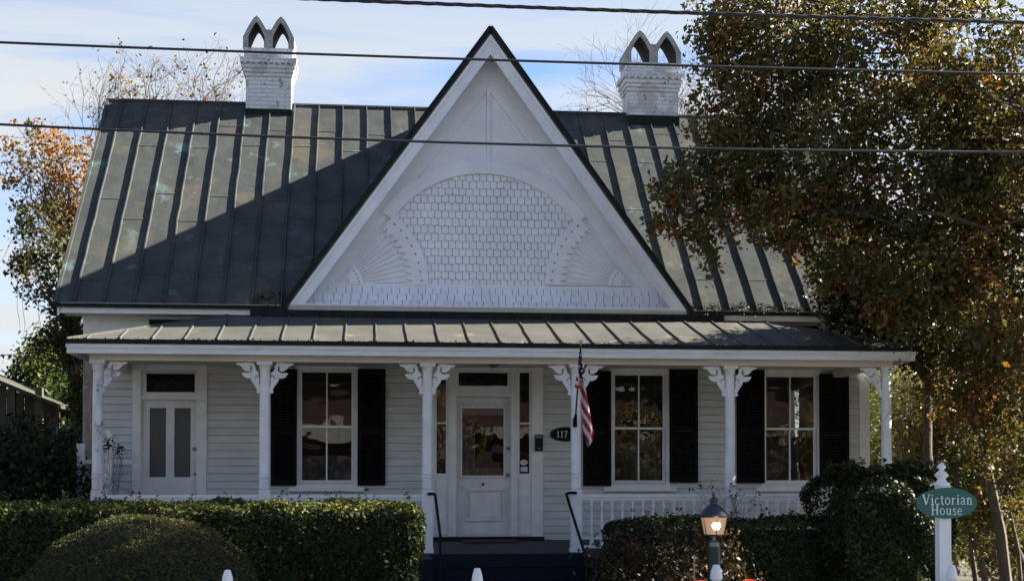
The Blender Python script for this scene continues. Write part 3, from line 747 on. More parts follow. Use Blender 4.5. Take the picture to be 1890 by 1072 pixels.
# curtains just behind two of the windows; the first has sheets coloured as reflections
def curtain(x0, x1, z0, z1, y, m, amp=.02, fr=60):
    c = MB(); n = 48; vs = []
    for i in range(n + 1):
        x = x0 + (x1 - x0) * i / n; yy = y + amp * sin(fr * (x - x0)); vs += [(x, yy, z0), (x, yy, z1)]
    c.add(vs, [(2 * i, 2 * i + 2, 2 * i + 3, 2 * i + 1) for i in range(n)])
    return c.build('curtain', m, H)
LACEC = mat('grey_lace_curtain', (.26, .23, .19), .9, col2=(.05, .045, .04), nscale=7)
a = OW[1]; curtain(a[0] + .02, a[1] - .02, a[2], a[2] + .80, .35, LACEC, .03, 40)
a = OW[2]; curtain(a[0] + .02, a[0] + .52, a[2], a[2] + .75, .32, LACEC, .03, 36)
a = OW[0]; curtain(a[0] + .02, a[1] - .02, a[2], a[2] + .46, .3, mat('mottled_reflection_cloth', (.42, .40, .36), .9, col2=(.06, .055, .05), nscale=5), .03, 34)  # mottled sheet stands in for pale reflections in the lower panes
a = OW[0]; curtain(a[0] + .02, a[1] - .02, a[2] + .72, a[3], .5, mat('brick_reflection_sheet', (.065, .030, .022), .8), .004, 30)  # sheet coloured as the reddish reflection in the upper panes

# shutters (x0, x1, top, bottom) in pixels
SH = [(500, 548, 681, 895.5), (660, 711.5, 681, 895), (1076.5, 1128, 684.5, 896), (1236, 1288, 680, 890), (1360, 1411, 682, 891), (1513, 1567, 690, 897)]
for (a, b, t, bt) in SH:
    x0, x1, z0, z1 = rect(a, b, t, bt, -.07); y0, y1 = -.085, -.048
    s = MB(); w_ = .055; zm = z0 + (z1 - z0) * .475
    s.box(x0, x0 + w_, y0, y1, z0, z1); s.box(x1 - w_, x1, y0, y1, z0, z1)
    for za, zb in ((z0, z0 + .10), (zm - .04, zm + .04), (z1 - .08, z1)): s.box(x0 + w_, x1 - w_, y0 + .002, y1 - .002, za, zb)
    so_ = s.build('shutter', BLACKP, H)
    lv = MB()
    for za, zb in ((z0 + .10, zm - .04), (zm + .04, z1 - .08)):
        n = int((zb - za) / .042)
        for k in range(n):
            z = za + (zb - za) * (k + .5) / n
            lv.add([(x0 + w_, y0 + .004, z - .018), (x1 - w_, y0 + .004, z - .018), (x1 - w_, y1 - .004, z + .016), (x0 + w_, y1 - .004, z + .016), (x0 + w_, y0 + .010, z - .024), (x1 - w_, y0 + .010, z - .024)], [(0, 1, 2, 3), (4, 5, 1, 0)])
        lv.box((x0 + x1) / 2 - .008, (x0 + x1) / 2 + .008, y0 - .006, y0 + .003, za + .05, zb - .05)
    lv.build('louvres', BLACKP, so_)

# ------------------------------------------------------------------ side door (left) with transom
x0, x1, z0, z1 = OD1
f = MB(); cw = .125
f.box(x0 - cw, x0, -.045, 0, FLW, z1 + .12); f.box(x1, x1 + cw + .02, -.045, 0, FLW, z1 + .12); f.box(x0, x1, -.045, 0, z1, z1 + .12); f.box(x0 - cw - .02, x1 + cw + .04, -.06, 0, z1 + .12, z1 + .15)
ztr = AZ(733.5, 0, 310)
f.box(x0, x1, -.03, .06, ztr - .03, ztr + .03); f.box(x0, x0 + .02, 0, .10, FLW, ztr - .03); f.box(x1 - .02, x1, 0, .10, FLW, ztr - .03)
dframe = f.build('door_frame', TRIM, H)
gx0, gx1, gz0, gz1 = rect(270, 359.6, 688, 723.5)
q = MB(); holed(q, x0, x1, ztr + .03, z1, .0, .04, [(gx0, gx1, gz0, gz1)]); q.build('transom', TRIM, dframe)
MB().box(gx0 - .004, gx1 + .004, .018, .022, gz0 - .004, gz1 + .004).build('transom_glass', GLASS, dframe)
d = MB(); g1, g2 = rect(276, 306.3, 752.5, 880, .04), rect(321.6, 351.7, 752.5, 880, .04)
holed(d, x0 + .02, x1 - .02, FLW + .01, ztr - .03, .04, .08, [g1, g2])
dr = d.build('door', PAINT, H)
for gg in (g1, g2):
    MB().box(gg[0] - .004, gg[1] + .004, .058, .064, gg[2] - .004, gg[3] + .004).build('door_glass', LACE, dr)
def knob(px, py, Y, r, parent, m=BRASS, name='door_knob'):
    p = at(px, py, Y); k = MB(); vs = []
    for i, (rr, yy) in enumerate(((.9, 0), (.9, -.012), (.4, -.016), (.4, -.035), (.9, -.045), (1.0, -.06), (.7, -.075), (0.05, -.08))):
        vs += [(p[0] + r * rr * cos(2 * pi * j / 12), Y + yy, p[2] + r * rr * sin(2 * pi * j / 12)) for j in range(12)]
    k.add(vs, [(i * 12 + j, i * 12 + (j + 1) % 12, (i + 1) * 12 + (j + 1) % 12, (i + 1) * 12 + j) for i in range(7) for j in range(12)] + [tuple(84 + j for j in range(12))])
    return k.build(name, m, parent, smooth=True)
knob(359.5, 828, .04, .028, dr); knob(360.5, 874, .04, .018, dr, name='door_latch')

# ------------------------------------------------------------------ front door: casing, sidelights, transom, leaf
x0, x1, z0, z1 = OD2
f = MB()
f.box(x0 - .13, x0, -.045, 0, FLW, z1 + .10); f.box(x1, AX(1001.5, 0, 850), -.045, 0, FLW, z1 + .10); f.box(x0 - .13, AX(1001.5, 0, 850), -.05, 0, z1 + .10, z1 + .14); f.box(x0, x1, -.045, 0, z1, z1 + .10)
ja, jb = AX(827, 0), AX(841, 0); jc, jd = AX(943, 0), AX(955, 0)
f.box(ja, jb, -.05, .13, FLW + .06, z1); f.box(jc, jd, -.05, .13, FLW + .06, z1); f.box(jb, jb + .018, .04, .065, FLW + .06, z1); f.box(jc - .018, jc, .04, .065, FLW + .06, z1); f.box(ja + .02, ja + .04, -.062, -.05, FLW + .06, z1); f.box(jd - .04, jd - .02, -.062, -.05, FLW + .06, z1)
ztr2 = AZ(729, 0, 893); f.box(jb, jc, -.045, .07, ztr2 - .025, ztr2 + .035)
ff = f.build('front_door_frame', TRIM, H)
gx = rect(846.5, 937, 687.5, 712); q = MB(); holed(q, jb, jc, ztr2 + .035, z1, .0, .04, [gx]); q.build('front_transom', TRIM, ff)
MB().box(gx[0] - .004, gx[1] + .004, .018, .022, gx[2] - .004, gx[3] + .004).build('transom_glass', GLASS, ff)
MB().box(gx[0] - .004, gx[1] + .004, .06, .065, gx[2] - .1, gx[2] + .006).build('transom_blind', CURT, ff)
for nm, a, b, (p0, p1), gpx in (('left', x0, ja, (803, 826), (806, 823)), ('right', jd, x1, (957, 980), (959, 977))):
    gg = rect(gpx[0], gpx[1], 687.5, 873.5)
    s = MB(); holed(s, a, b, FLW + .06, z1, .0, .045, [gg]); 
    pnl = rect(gpx[0] - 1, gpx[1] + 1, 893, 970)
    s.box(pnl[0], pnl[1], -.012, .0, pnl[2], pnl[3]); s.box(pnl[0] + .03, pnl[1] - .03, -.022, -.012, pnl[2] + .04, pnl[3] - .04)
    zc = AZ(781, 0, 968); s.box(gg[0], gg[1], .005, .04, zc - .014, zc + .014)
    so_ = s.build('sidelight', TRIM, H)
    MB().box(gg[0] - .003, gg[1] + .003, .018, .022, gg[2] - .003, gg[3] + .003).build('sidelight_glass', GLASS, so_)
    if nm == 'left':
        curtain(gg[0], gg[1], AZ(781, 0), AZ(708, 0), .05, CURT, .006, 90); curtain(gg[0], gg[1], AZ(868, 0), AZ(783, 0), .055, mat('dark_red_curtain', (.16, .08, .065), .8), .006, 90)
    else:
        q = MB(); c = at(967, 853, 0); q.slab([(c[0] + .062 * cos(t), c[2] + .045 * sin(t)) for t in np.linspace(0, 2 * pi, 18, endpoint=False)], .0150, .0175)
        q.build('oval_sticker', mat('sticker_white', (.62, .60, .62), .5), so_)
        c = at(967.5, 865.5, 0); MB().box(c[0] - .055, c[0] + .055, .0150, .0175, c[2] - .04, c[2] + .04).build('square_sticker', MATS['sticker_white'], so_)
        c = at(967, 853, 0); s2 = MB(); s2.box(c[0] - .035, c[0] + .035, .0138, .0149, c[2] - .006, c[2] + .004); s2.build('sticker_print', mat('sticker_red', (.35, .12, .14), .5), so_)
# door leaf
dl = MB(); dx0, dx1 = jb + .004, jc - .004; gd = rect(853, 930, 753, 877, .03); ztop = ztr2 - .028
holed(dl, dx0, dx1, FLW + .075, ztop, .03, .075, [gd])
def mould(mb, r, t, y0, y1):
    a, b, c, d_ = r; mb.box(a - t, b + t, y0, y1, d_, d_ + t); mb.box(a - t, b + t, y0, y1, c - t, c); mb.box(a - t, a, y0, y1, c, d_); mb.box(b, b + t, y0, y1, c, d_)
mould(dl, gd, .026, -.004, .03); dl.box(dx0 + .01, dx1 - .01, .014, .03, pnz := at(893, 899, .03)[2], pnz + .02)
pn = rect(866, 925, 908, 955, .03); mould(dl, (pn[0] - .03, pn[1] + .03, pn[2] - .03, pn[3] + .03), .022, -.004, .03); mould(dl, pn, .010, .012, .03); dl.box(pn[0] + .02, pn[1] - .02, .014, .03, pn[2] + .02, pn[3] - .02)
fd = dl.build('front_door', PAINT, H)
MB().box(gd[0] - .003, gd[1] + .003, .048, .053, gd[2] - .003, gd[3] + .003).build('door_glass', GLASS, fd)
# carved swags over the glass
cv = MB(); zc = AZ(746, .03, 893); cxm = (gd[0] + gd[1]) / 2; hw = (gd[1] - gd[0]) / 2
for sg in (-1, 1):
    for k in range(3):
        a0_ = cxm + sg * (.06 + k * .115); n = 9
        cv.tube([(a0_ + sg * .1 * t, .02, zc + .028 * sin(t * pi * 2) * (1 if k % 2 else -1)) for t in np.linspace(0, 1, n)], [.006 + .007 * sin(pi * t) for t in np.linspace(0, 1, n)], 6)
    cv.tube([(cxm + sg * (hw - .01) + .03 * cos(t), .02, zc - .01 + .03 * sin(t)) for t in np.linspace(0, 5.5, 12)], .008, 6)
    for k in range(3): cv.tube([(cxm + sg * (hw + .012), .02, zc - .07 - k * .045), (cxm + sg * (hw + .012), .02, zc - .095 - k * .045)], .012, 6)
cv.tube([(cxm + .045 * cos(t), .02, zc + .012 + .02 * sin(t)) for t in np.linspace(0, pi, 8)], .012, 6)
cv.build('carved_ornament', PAINT, fd, smooth=True)
knob(938.5, 827, .03, .026, fd, name='deadbolt'); knob(937.5, 876, .03, .028, fd); knob(891.5, 893, .03, .022, fd, IRON, 'letter_knob')
fd.location.y += .05
# dim hall behind the door: a picture-like dark shape and pale blind top
MB().box(gd[0], gd[1], .16, .17, gd[3] - .10, gd[3] + .02).build('door_blind', mat('pale_blind', (.50, .50, .46), .8), H)
curtain(gd[0], gd[0] + .22, gd[2], gd[3] - .1, .20, mat('pale_lace_curtain', (.42, .41, .36), .9, col2=(.16, .15, .13), nscale=7), .012, 70)
curtain(gd[0], gd[1], gd[2], gd[2] + .12, .23, MATS['pale_lace_curtain'], .012, 90)
MB().box(x0 - .17, AX(1004, -.1, 985), -.16, .02, FLW, FLW + .055).build('threshold', STEPM, H)

# ------------------------------------------------------------------ chimneys
def chimney(xpl, xpr, ytop_px, fl_px=202):
    YF, YB = 3.58, 4.18
    X0, X1 = AX(xpl, YF, 190), AX(xpr, YF, 190)
    zz = lambda py: AZ(py, YF, (xpl + xpr) / 2) 
    dy = ytop_px
    c = MB(); z = lambda py: zz(py + dy)
    zb = RZ(YF) - .6
    c.box(X0, X1, YF, YB, zb, z(142))
    e = 0
    for (p0, p1, o) in ((142, 135, .022), (135, 128, .045), (128, 121, .07), (121, 118, .05), (118, 109, .10)):
        c.box(X0 - o, X1 + o, YF - o, YB + o, z(p0), z(p1))
    # dentils
    n = 9
    for i in range(n):
        x = X0 - .06 + (X1 - X0 + .12) * (i + .5) / n; c.box(x - .028, x + .028, YF - .096, YF - .05, z(121), z(118) + .001)
    c.box(X0 - .03, X1 + .03, YF - .03, YB + .03, z(109), z(90))
    o = c.build('chimney', CHIMB, H)
    cp = MB(); zb_ = z(90); mid = (X0 + X1) / 2; W = (X1 - X0 + .06) / 2
    for sg in (-1, 1):
        cx = mid + sg * W / 2; hw = W / 2; zs = z(66); zt = z(31); oz = z(36)
        nseg = 8
        def arc(h, za, zp, n=nseg):   # pointed arch from (-h,za) to (0,zp) to (h,za)
            L_ = [(-h * cos(t * pi / 2) ** 1.0 if t < 1 else 0, za + (zp - za) * sin(t * pi / 2 * .999) ** 1.15) for t in np.linspace(0, 1, n + 1)]
            L_ = [(-h * (1 - t) ** .72, za + (zp - za) * t) for t in np.linspace(0, 1, n + 1)]
            return L_ + [(-a, b) for a, b in L_[::-1][1:]]
        ou = arc(hw, zs, zt); inn = arc(hw - .075, zs - .03, zt - .115)
        pts_o = [(-hw, zb_)] + ou + [(hw, zb_)]; pts_i = [(-hw + .075, zb_)] + inn + [(hw - .075, zb_)]
        for k in range(len(pts_o) - 1):
            p = [pts_i[k], pts_i[k + 1], pts_o[k + 1], pts_o[k]]
            cp.slab([(cx + a, b) for a, b in p], YF - .03, YB + .03)
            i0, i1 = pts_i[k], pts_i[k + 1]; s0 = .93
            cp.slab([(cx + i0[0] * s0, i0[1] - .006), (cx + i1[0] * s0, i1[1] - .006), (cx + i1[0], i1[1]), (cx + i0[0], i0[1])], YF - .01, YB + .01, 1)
    if True:
        cp.box(mid - .05, mid + .05, YF - .032, YB + .032, zb_, z(56)); 
        for sx in (X0 - .032, X1 + .032): cp.box(sx - .02, sx + .02, YF - .035, YB + .035, zb_, z(68))
    cp.build('chimney_hood', [HOODM, SOOT_SHADE], o)
    fb = MB(); fb.box(X0 - .015, X1 + .015, YF - .035, YB + .03, RZ(YF) - .3, z(fl_px)); fb.build('chimney_flashing', FLASH, o)
    return o
chimney(453.5, 537.5, 0)
chimney(1159.5, 1252, 27, 187)['label'] = 'right-hand twin-arched chimney by the tree'

# ================================================================== PORCH THINGS
c = at(994, 816.5, -.05); hs_ = MB(); hw, hh = .062, .135
t = thing('mailbox', (c[0], -.05, c[2] - hh), 'narrow black wall mailbox on casing beside the front door', 'mailbox')
hs_.box(c[0] - hw, c[0] + hw, -.13, -.05, c[2] - hh, c[2] + hh * .78); hs_.build('box', IRON, t)
l_ = MB(); l_.add([(c[0] - hw - .006, -.14, c[2] + hh * .72), (c[0] + hw + .006, -.14, c[2] + hh * .72), (c[0] + hw + .006, -.048, c[2] + hh), (c[0] - hw - .006, -.048, c[2] + hh), (c[0] - hw - .006, -.048, c[2] + hh * .78), (c[0] + hw + .006, -.048, c[2] + hh * .78)], [(0, 1, 2, 3), (0, 3, 4), (1, 5, 2), (0, 4, 5, 1)])
l_.box(c[0] - hw + .01, c[0] + hw - .01, -.143, -.1401, c[2] + hh * .55, c[2] + hh * .7); l_.build('lid', mat('grey_metal', (.16, .16, .18), .4, metal=.5), t)
MB().box(c[0] - .025, c[0] + .025, -.1335, -.13, c[2] - hh * .72, c[2] - hh * .6).build('badge', MATS['grey_metal'], t)

# stroke lettering -------------------------------------------------
GL = {  # glyph strokes on a 0..1 grid: (points, width); serifs included
 'V': (.80, [([(.10, 1), (.40, 0)], .13), ([(.70, 1), (.40, 0)], .06), ([(0, .98), (.26, .98)], .05), ([(.56, .98), (.82, .98)], .05)]),
 'i': (.34, [([(.16, .66), (.16, 0)], .12), ([(.02, .02), (.30, .02)], .05), ([(.04, .64), (.18, .64)], .05), ([(.10, .87), (.22, .87)], .11)]),
 'c': (.52, [([(.44, .55), (.30, .65), (.12, .55), (.06, .33), (.12, .10), (.30, .0), (.46, .10)], .08)]),
 't': (.40, [([(.17, .86), (.17, .12), (.26, .01), (.37, .06)], .10), ([(.02, .63), (.36, .63)], .05)]),
 'o': (.60, [([(.29, .66), (.12, .56), (.06, .33), (.12, .10), (.29, 0), (.46, .10), (.52, .33), (.46, .56), (.29, .66)], .08)]),
 'r': (.48, [([(.15, .66), (.15, 0)], .11), ([(.15, .45), (.27, .62), (.42, .60)], .08), ([(.02, .02), (.30, .02)], .05), ([(.03, .64), (.17, .64)], .05)]),
 'a': (.56, [([(.08, .55), (.22, .66), (.38, .60), (.40, .44), (.40, .08), (.50, .02)], .09), ([(.40, .38), (.16, .32), (.06, .16), (.16, .02), (.30, .04), (.40, .14)], .07)]),
 'n': (.64, [([(.15, .66), (.15, 0)], .11), ([(.15, .48), (.30, .65), (.46, .56), (.48, .0)], .10), ([(.02, .02), (.28, .02)], .05), ([(.36, .02), (.60, .02)], .05), ([(.03, .64), (.17, .64)], .05)]),
 'H': (.86, [([(.17, 1), (.17, 0)], .12), ([(.66, 1), (.66, 0)], .12), ([(.17, .52), (.66, .52)], .06), ([(.03, .02), (.31, .02)], .05), ([(.03, .98), (.31, .98)], .05), ([(.52, .02), (.80, .02)], .05), ([(.52, .98), (.80, .98)], .05)]),
 'u': (.64, [([(.14, .66), (.14, .12), (.28, .0), (.46, .14)], .10), ([(.47, .66), (.47, 0)], .11), ([(.02, .64), (.16, .64)], .05), ([(.35, .64), (.48, .64)], .05), ([(.47, .02), (.60, .02)], .05)]),
 's': (.46, [([(.38, .56), (.24, .66), (.10, .56), (.12, .42), (.34, .28), (.38, .12), (.24, 0), (.07, .08)], .08)]),
 'e': (.54, [([(.08, .36), (.46, .36), (.42, .56), (.28, .66), (.12, .55), (.06, .33), (.12, .10), (.30, 0), (.48, .12)], .075)]),
 '1': (.50, [([(.24, 1), (.24, 0)], .14), ([(.06, .86), (.24, .98)], .06), ([(.06, .03), (.42, .03)], .06)]),
 '7': (.58, [([(.04, .95), (.50, .95)], .11), ([(.50, .95), (.30, .5), (.22, 0)], .12), ([(.06, .98), (.05, .78)], .06)]),
}
def write(mb, text, cx, z, h, y0, y1, sp=.06):
    wtot = sum(GL[ch][0] + sp for ch in text) - sp; x = cx - wtot * h / 2
    for ch in text:
        wd_, st_ = GL[ch]
        for k, (pts, wi) in enumerate(st_):
            P_ = [Vector((x + p[0] * h, 0, z + p[1] * h)) for p in pts]; r = wi * h / 2; e = .0006 * (k % 4)
            Lf, Rt = [], []
            for i, p in enumerate(P_):
                tt = (P_[min(i + 1, len(P_) - 1)] - P_[max(i - 1, 0)]).normalized(); nn = Vector((-tt.z, 0, tt.x)); Lf.append(p + nn * r); Rt.append(p - nn * r)
            for i in range(len(P_) - 1):
                mb.slab([(q.x, q.z) for q in (Lf[i], Rt[i], Rt[i + 1], Lf[i + 1])], y0 - e, y1)
        x += (wd_ + sp) * h

def ellipse(cx, cz, a, b, n=40): return [(cx + a * cos(t), cz + b * sin(t)) for t in np.linspace(0, 2 * pi, n, endpoint=False)]
# house number
c = at(1043, 801, -.05); t = thing('house_number_plaque', (c[0], -.04, c[2]), 'oval dark green plaque reading 117 on the clapboards, half behind a column', 'house number')
q = MB(); q.slab(ellipse(c[0], c[2], .245, .118), -.050, -.026); q.build('rim', mat('plaque_rim', (.035, .045, .038), .6), t)
q = MB(); q.slab(ellipse(c[0], c[2], .228, .102), -.056, -.050); q.build('plaque', mat('plaque_green', (.004, .010, .007), .6, spec=.1), t)
q = MB(); n117 = at(1037.5, 807, -.05); write(q, '117', n117[0], n117[2], .105, -.0625, -.056, .07); q.build('digits', mat('plaque_digits', (.62, .64, .6), .5), t)

# porch ceiling lamp
c = at(911, 672, -1.1); t = thing('ceiling_lamp', (c[0], -1.1, 4.245), 'small dark flush lamp under the porch ceiling before the front door', 'lamp')
MB().lathe([(.05, 4.185), (.10, 4.20), (.125, 4.225), (.125, 4.2445)], c[0], -1.1, 20).build('canopy', mat('dark_bronze', (.05, .045, .035), .4, metal=.6), t, smooth=True)
MB().lathe([(.01, 4.155), (.035, 4.16), (.06, 4.186)], c[0], -1.1, 16).build('globe', mat('frosted_lamp', (.22, .21, .17), .5), t, smooth=True)

# doormat
c = at(905, 998, -.45); tag(MB().box(c[0] - .42, c[0] + .42, -.62, -.2, FLW - .012, FLW + .014).build('doormat', mat('coir', (.10, .05, .03), .95, col2=(.06, .03, .02), nscale=30)), 'flat brown doormat lying before the front door', 'doormat')

# handrails beside the steps
for (p0, p1, p2, lab) in (((790, 911), (803, 912), (812.5, 990), 'black pipe handrail left of the porch steps, fixed to the column'), ((1064, 909), (1045, 911), (1081, 1030), 'black pipe handrail right of the porch steps, fixed to the column')):
    a = at(*p0, -2.30); b = at(*p1, -2.38); e = at(*p2, -3.4); foot = (e[0], e[1], GZ)
    t = thing('handrail', (e[0], -3.4, GZ), lab, 'handrail', 'handrails of the porch steps')
    h_ = MB(); e2 = (e[0], -3.45, e[2]); h_.tube([a, ((a[0] + b[0]) / 2, -2.33, a[2] + .004), b, (b[0] + (e2[0] - b[0]) * .08, b[1] + (e2[1] - b[1]) * .08, b[2] + (e2[2] - b[2]) * .08), e2], .021, 8)
    h_.build('rail', IRON, t, smooth=True); MB().tube([e2, (e2[0], -3.45, GZ)], .018, 8).build('post', IRON, t, smooth=True)

# ------------------------------------------------------------------ flag
pb = at(1061.5, 779, YC - .10); tip = at(1072, 637, -3.15)
t = thing('flag', (pb[0], pb[1], pb[2]), 'furled stars and stripes flag on a slanting staff fixed to the porch column', 'flag')
k = MB(); k.tube([pb, tip], [.013, .011], 8); k.build('staff', mat('dark_staff', (.05, .045, .05), .5), t, smooth=True)
MB().lathe([(.004, tip[2] + .075), (.016, tip[2] + .06), (.020, tip[2] + .045), (.016, tip[2] + .03), (.008, tip[2] + .018), (.012, tip[2])], tip[0], tip[1], 12).build('finial', mat('gilt', (.45, .38, .22), .35, metal=.8), t, smooth=True)
k = MB(); k.box(pb[0] - .03, pb[0] + .03, YC - .095, YC - .080, pb[2] - .07, pb[2] + .06); k.tube([(pb[0], YC - .085, pb[2] - .03), (pb[0] + (tip[0] - pb[0]) * .1, YC - .10 + (tip[1] - pb[1]) * .1, pb[2] + .10)], .022, 8); k.build('staff_bracket', IRON, t)
fm = [mat('flag_red', (.42, .035, .04), .7), mat('flag_white', (.74, .70, .70), .7), mat('flag_blue', (.012, .018, .05), .7)]
def fl_l(y): return np.interp(y, [640, 665, 700, 712, 760, 795, 823], [1070.5, 1067, 1067.5, 1069.5, 1073, 1077, 1084])
def fl_r(y): return np.interp(y, [640, 665, 700, 712, 740, 770, 800, 812, 823], [1072.5, 1074.5, 1076, 1080, 1085, 1090.5, 1095.5, 1094, 1088])
ck = MB(); nr, nc = 100, 14; grid = []
for i in range(nr + 1):
    row_ = []
    for j in range(nc + 1):
        s = j / nc; yb_ = 610 + i * 2.3; y = min(max(yb_ + 34 * s * (.3 + .7 * min(1, max(0, (yb_ - 660) / 60))), 640), 823); x = fl_l(y) + (fl_r(y) - fl_l(y)) * s
        Y = -3.13 + .35 * min(1, (y - 640) / 120) * (1 - .5 * s) + .035 * sin(s * 9 + y * .03) * min(1, (y - 640) / 60)
        row_.append(at(x, y, Y))
    grid.append(row_)
vs = [p for r_ in grid for p in r_]; fs = []; ms = []
for i in range(nr):
    yb_ = 610 + (i + .5) * 2.3
    for j in range(nc):
        fs.append((i * (nc + 1) + j, (i + 1) * (nc + 1) + j, (i + 1) * (nc + 1) + j + 1, i * (nc + 1) + j + 1))
        y = yb_ + 34 * (j + .5) / nc * (.3 + .7 * min(1, max(0, (yb_ - 660) / 60)))
        ms.append(2 if yb_ < 690 - 6 * (j / nc) + (10 if j < 8 else 0) and not (j < 3 and y > 690) else int((yb_ - 610) / 15.5) % 2)
for f_, m_ in zip(fs, ms): ck.f.append(f_); ck.m.append(m_)
ck.v = vs; ck.build('cloth', fm, t, smooth=True)
kk = MB()
for (px_, py_) in ((1071.5, 655), (1074, 668), (1069.5, 676), (1073.5, 684), (1076, 693), (1072, 700)):
    p = at(px_, py_, -3.22); kk.slab([(p[0] + (.015 if i % 2 else .007) * cos(i * pi / 5 + .3), p[2] + (.015 if i % 2 else .007) * sin(i * pi / 5 + .3)) for i in range(10)], p[1], p[1] + .003)
kk.build('stars', fm[1], t)
# the wrapped lower hoist corner
kk = MB(); kk2 = MB()
for i, (ya, yb_) in enumerate(((686, 693), (693, 699.5), (699.5, 706), (706, 712))):
    f0 = (ya - 637) / (779 - 637); f1 = (yb_ - 637) / (779 - 637); T_, B_ = Vector(tip), Vector(pb)
    (kk if i % 2 == 0 else kk2).tube([T_.lerp(B_, f0), T_.lerp(B_, f1)], [.030 + .004 * i, .034 + .004 * i], 10)
kk.build('hoist_fold', fm[1], t, smooth=True); kk2.build('hoist_fold', fm[0], t, smooth=True)

# ------------------------------------------------------------------ white pickets by the porch end
t = thing('garden_gate', (-3.9, -.9, GZ), 'weathered white picket gate standing beyond the left porch column', 'gate')
for px_, wpx, ytop, Y in ((148.5, 15, 818, -1.0), (155.5, 4, 806, -.9), (198, 16, 792, -1.2)):
    a = at(px_ - wpx / 2, 900, Y)[0]; b = at(px_ + wpx / 2, 900, Y)[0]; zt_ = at(px_, ytop, Y)[2]; m_ = (a + b) / 2
    k = MB(); k.slab([(a, GZ), (b, GZ), (b, zt_ - .08), (m_ + .01, zt_), (m_ - .01, zt_), (a, zt_ - .08)] if px_ > 190 else [(a, GZ), (b, GZ), (b, zt_), (a, zt_)], Y - .012, Y + .012); k.build('picket', PEEL, t)
k = MB(); k.box(-4.15, -3.35, -.98, -.94, 2.2, 2.27); k.box(-4.15, -3.35, -.98, -.94, 2.7, 2.76); k.build('gate_rail', PEEL, t)

# ================================================================== FRONT YARD
# picket fence along the pavement: only the post tops reach into the picture
FY = -10.0; posts = [at(px_, 1050, FY)[0] for px_ in (-40, 420, 881, 1322, 1757)]; sp_ = posts[2] - posts[1]; posts.append(posts[-1] + sp_)
FEN = mat('fence_white', (.80, .82, .84), .45, col2=(.70, .72, .74), nscale=9)
t = thing('picket_fence', (posts[1], FY, GZ), 'low white picket fence with turned acorn post tops along the pavement', 'fence')
for i, x in enumerate(posts):
    zt_ = 1.70 + (.015 if i == 3 else 0) ; sc = 1.12 if i == 3 else 1.0
    p = MB(); p.box(x - .05, x + .05, FY - .05, FY + .05, GZ, zt_ - .19); po = p.build('fence_post', FEN, t)
    q = MB(); q.lathe([(.045 * sc, zt_ - .19), (.046 * sc, zt_ - .155), (.030 * sc, zt_ - .145), (.048 * sc, zt_ - .128), (.050 * sc, zt_ - .105), (.043 * sc, zt_ - .06), (.030 * sc, zt_ - .015), (.024 * sc, zt_ - .002), (.018 * sc, zt_)], x, FY, 20)
    q.build('post_finial', FEN, po, smooth=True)
    if i < len(posts) - 1:
        x2 = posts[i + 1]; r_ = MB(); r_.box(x + .05, x2 - .05, FY - .02, FY + .02, GZ + .25, GZ + .33); r_.box(x + .05, x2 - .05, FY - .02, FY + .02, GZ + .70, GZ + .78); r_.build('fence_rail', FEN, t)
        n = 14; r_ = MB()
        for k in range(n):
            xx = x + (x2 - x) * (k + .5) / n; r_.slab([(xx - .035, GZ + .05), (xx + .035, GZ + .05), (xx + .035, GZ + .86), (xx, GZ + .92), (xx - .035, GZ + .86)], FY - .045, FY - .021)
        r_.build('picket_panel', FEN, t)

# oval sign on its post
SYY = -9.4; c = at(1748, 928, SYY); pxm = at(1747.5, 1000, SYY)[0]
t = thing('house_sign', (pxm, SYY, GZ), 'green oval sign reading Victorian House on a white turned post', 'sign')
p = MB(); zt_ = at(1745, 895, SYY)[2]; 
p.box(pxm - .058, pxm + .058, SYY + .03, SYY + .14, GZ, zt_); po = p.build('sign_post', PEEL if False else FEN, t)
cc = SYY + .085; zf = zt_
MB().lathe([(.075, zf), (.078, zf + .02), (.05, zf + .035), (.035, zf + .06), (.062, zf + .085), (.066, zf + .10), (.045, zf + .125), (.024, zf + .14), (.022, zf + .15), (.042, zf + .172), (.044, zf + .182), (.026, zf + .20), (.02, zf + .203), (.026, zf + .208), (.012, zf + .215)], pxm - .012, cc, 20).build('post_finial', FEN, po, smooth=True)
q = MB(); q.slab(ellipse(c[0], c[2], .302, .148, 48), SYY, SYY + .028); q.build('board', mat('sign_green', (.010, .105, .085), .4, col2=(.014, .125, .10), nscale=4), t)
q = MB(); l1 = at(1748.5, 930.5, SYY); l2 = at(1747, 949.5, SYY)
write(q, 'Victorian', l1[0], l1[2], .098, SYY - .006, SYY + .001, .055); write(q, 'House', l2[0], l2[2], .094, SYY - .006, SYY + .001, .055)
q.build('lettering', mat('sign_letters', (.70, .74, .80), .5), t)

# lamp post
LY = -7.5; c = at(1317.5, 968, LY); X = c[0]; lz = lambda py: at(1317, py, LY)[2]
t = thing('lamp_post', (X, LY, GZ), 'green metal lamp post with tapered lantern and one lit bulb', 'street lamp')
LG = mat('lamp_metal', (.035, .045, .06), .4, metal=.5); LP = mat('lamp_post_green', (.006, .018, .016), .45)
MB().lathe([(.10, GZ), (.09, GZ + .15), (.072, GZ + .2), (.070, lz(1008))], X, LY, 20).build('post', LP, t, smooth=True)
k = MB(); k.lathe([(.070, lz(1011)), (.060, lz(1010)), (.056, lz(1000)), (.040, lz(998)), (.018, lz(996)), (.016, lz(989)), (.10, lz(987)), (.115, lz(985))], X, LY, 20); k.build('collar', mat('lamp_collar', (.12, .15, .20), .35, metal=.6), t, smooth=True)
def frust(mb, r0, z0, r1, z1, n=6, mi=0): mb.lathe([(r0, z0), (r1, z1)], X, LY, n, mi)
k = MB(); za, zb_ = lz(985), lz(953); ra, rb = .112, .150
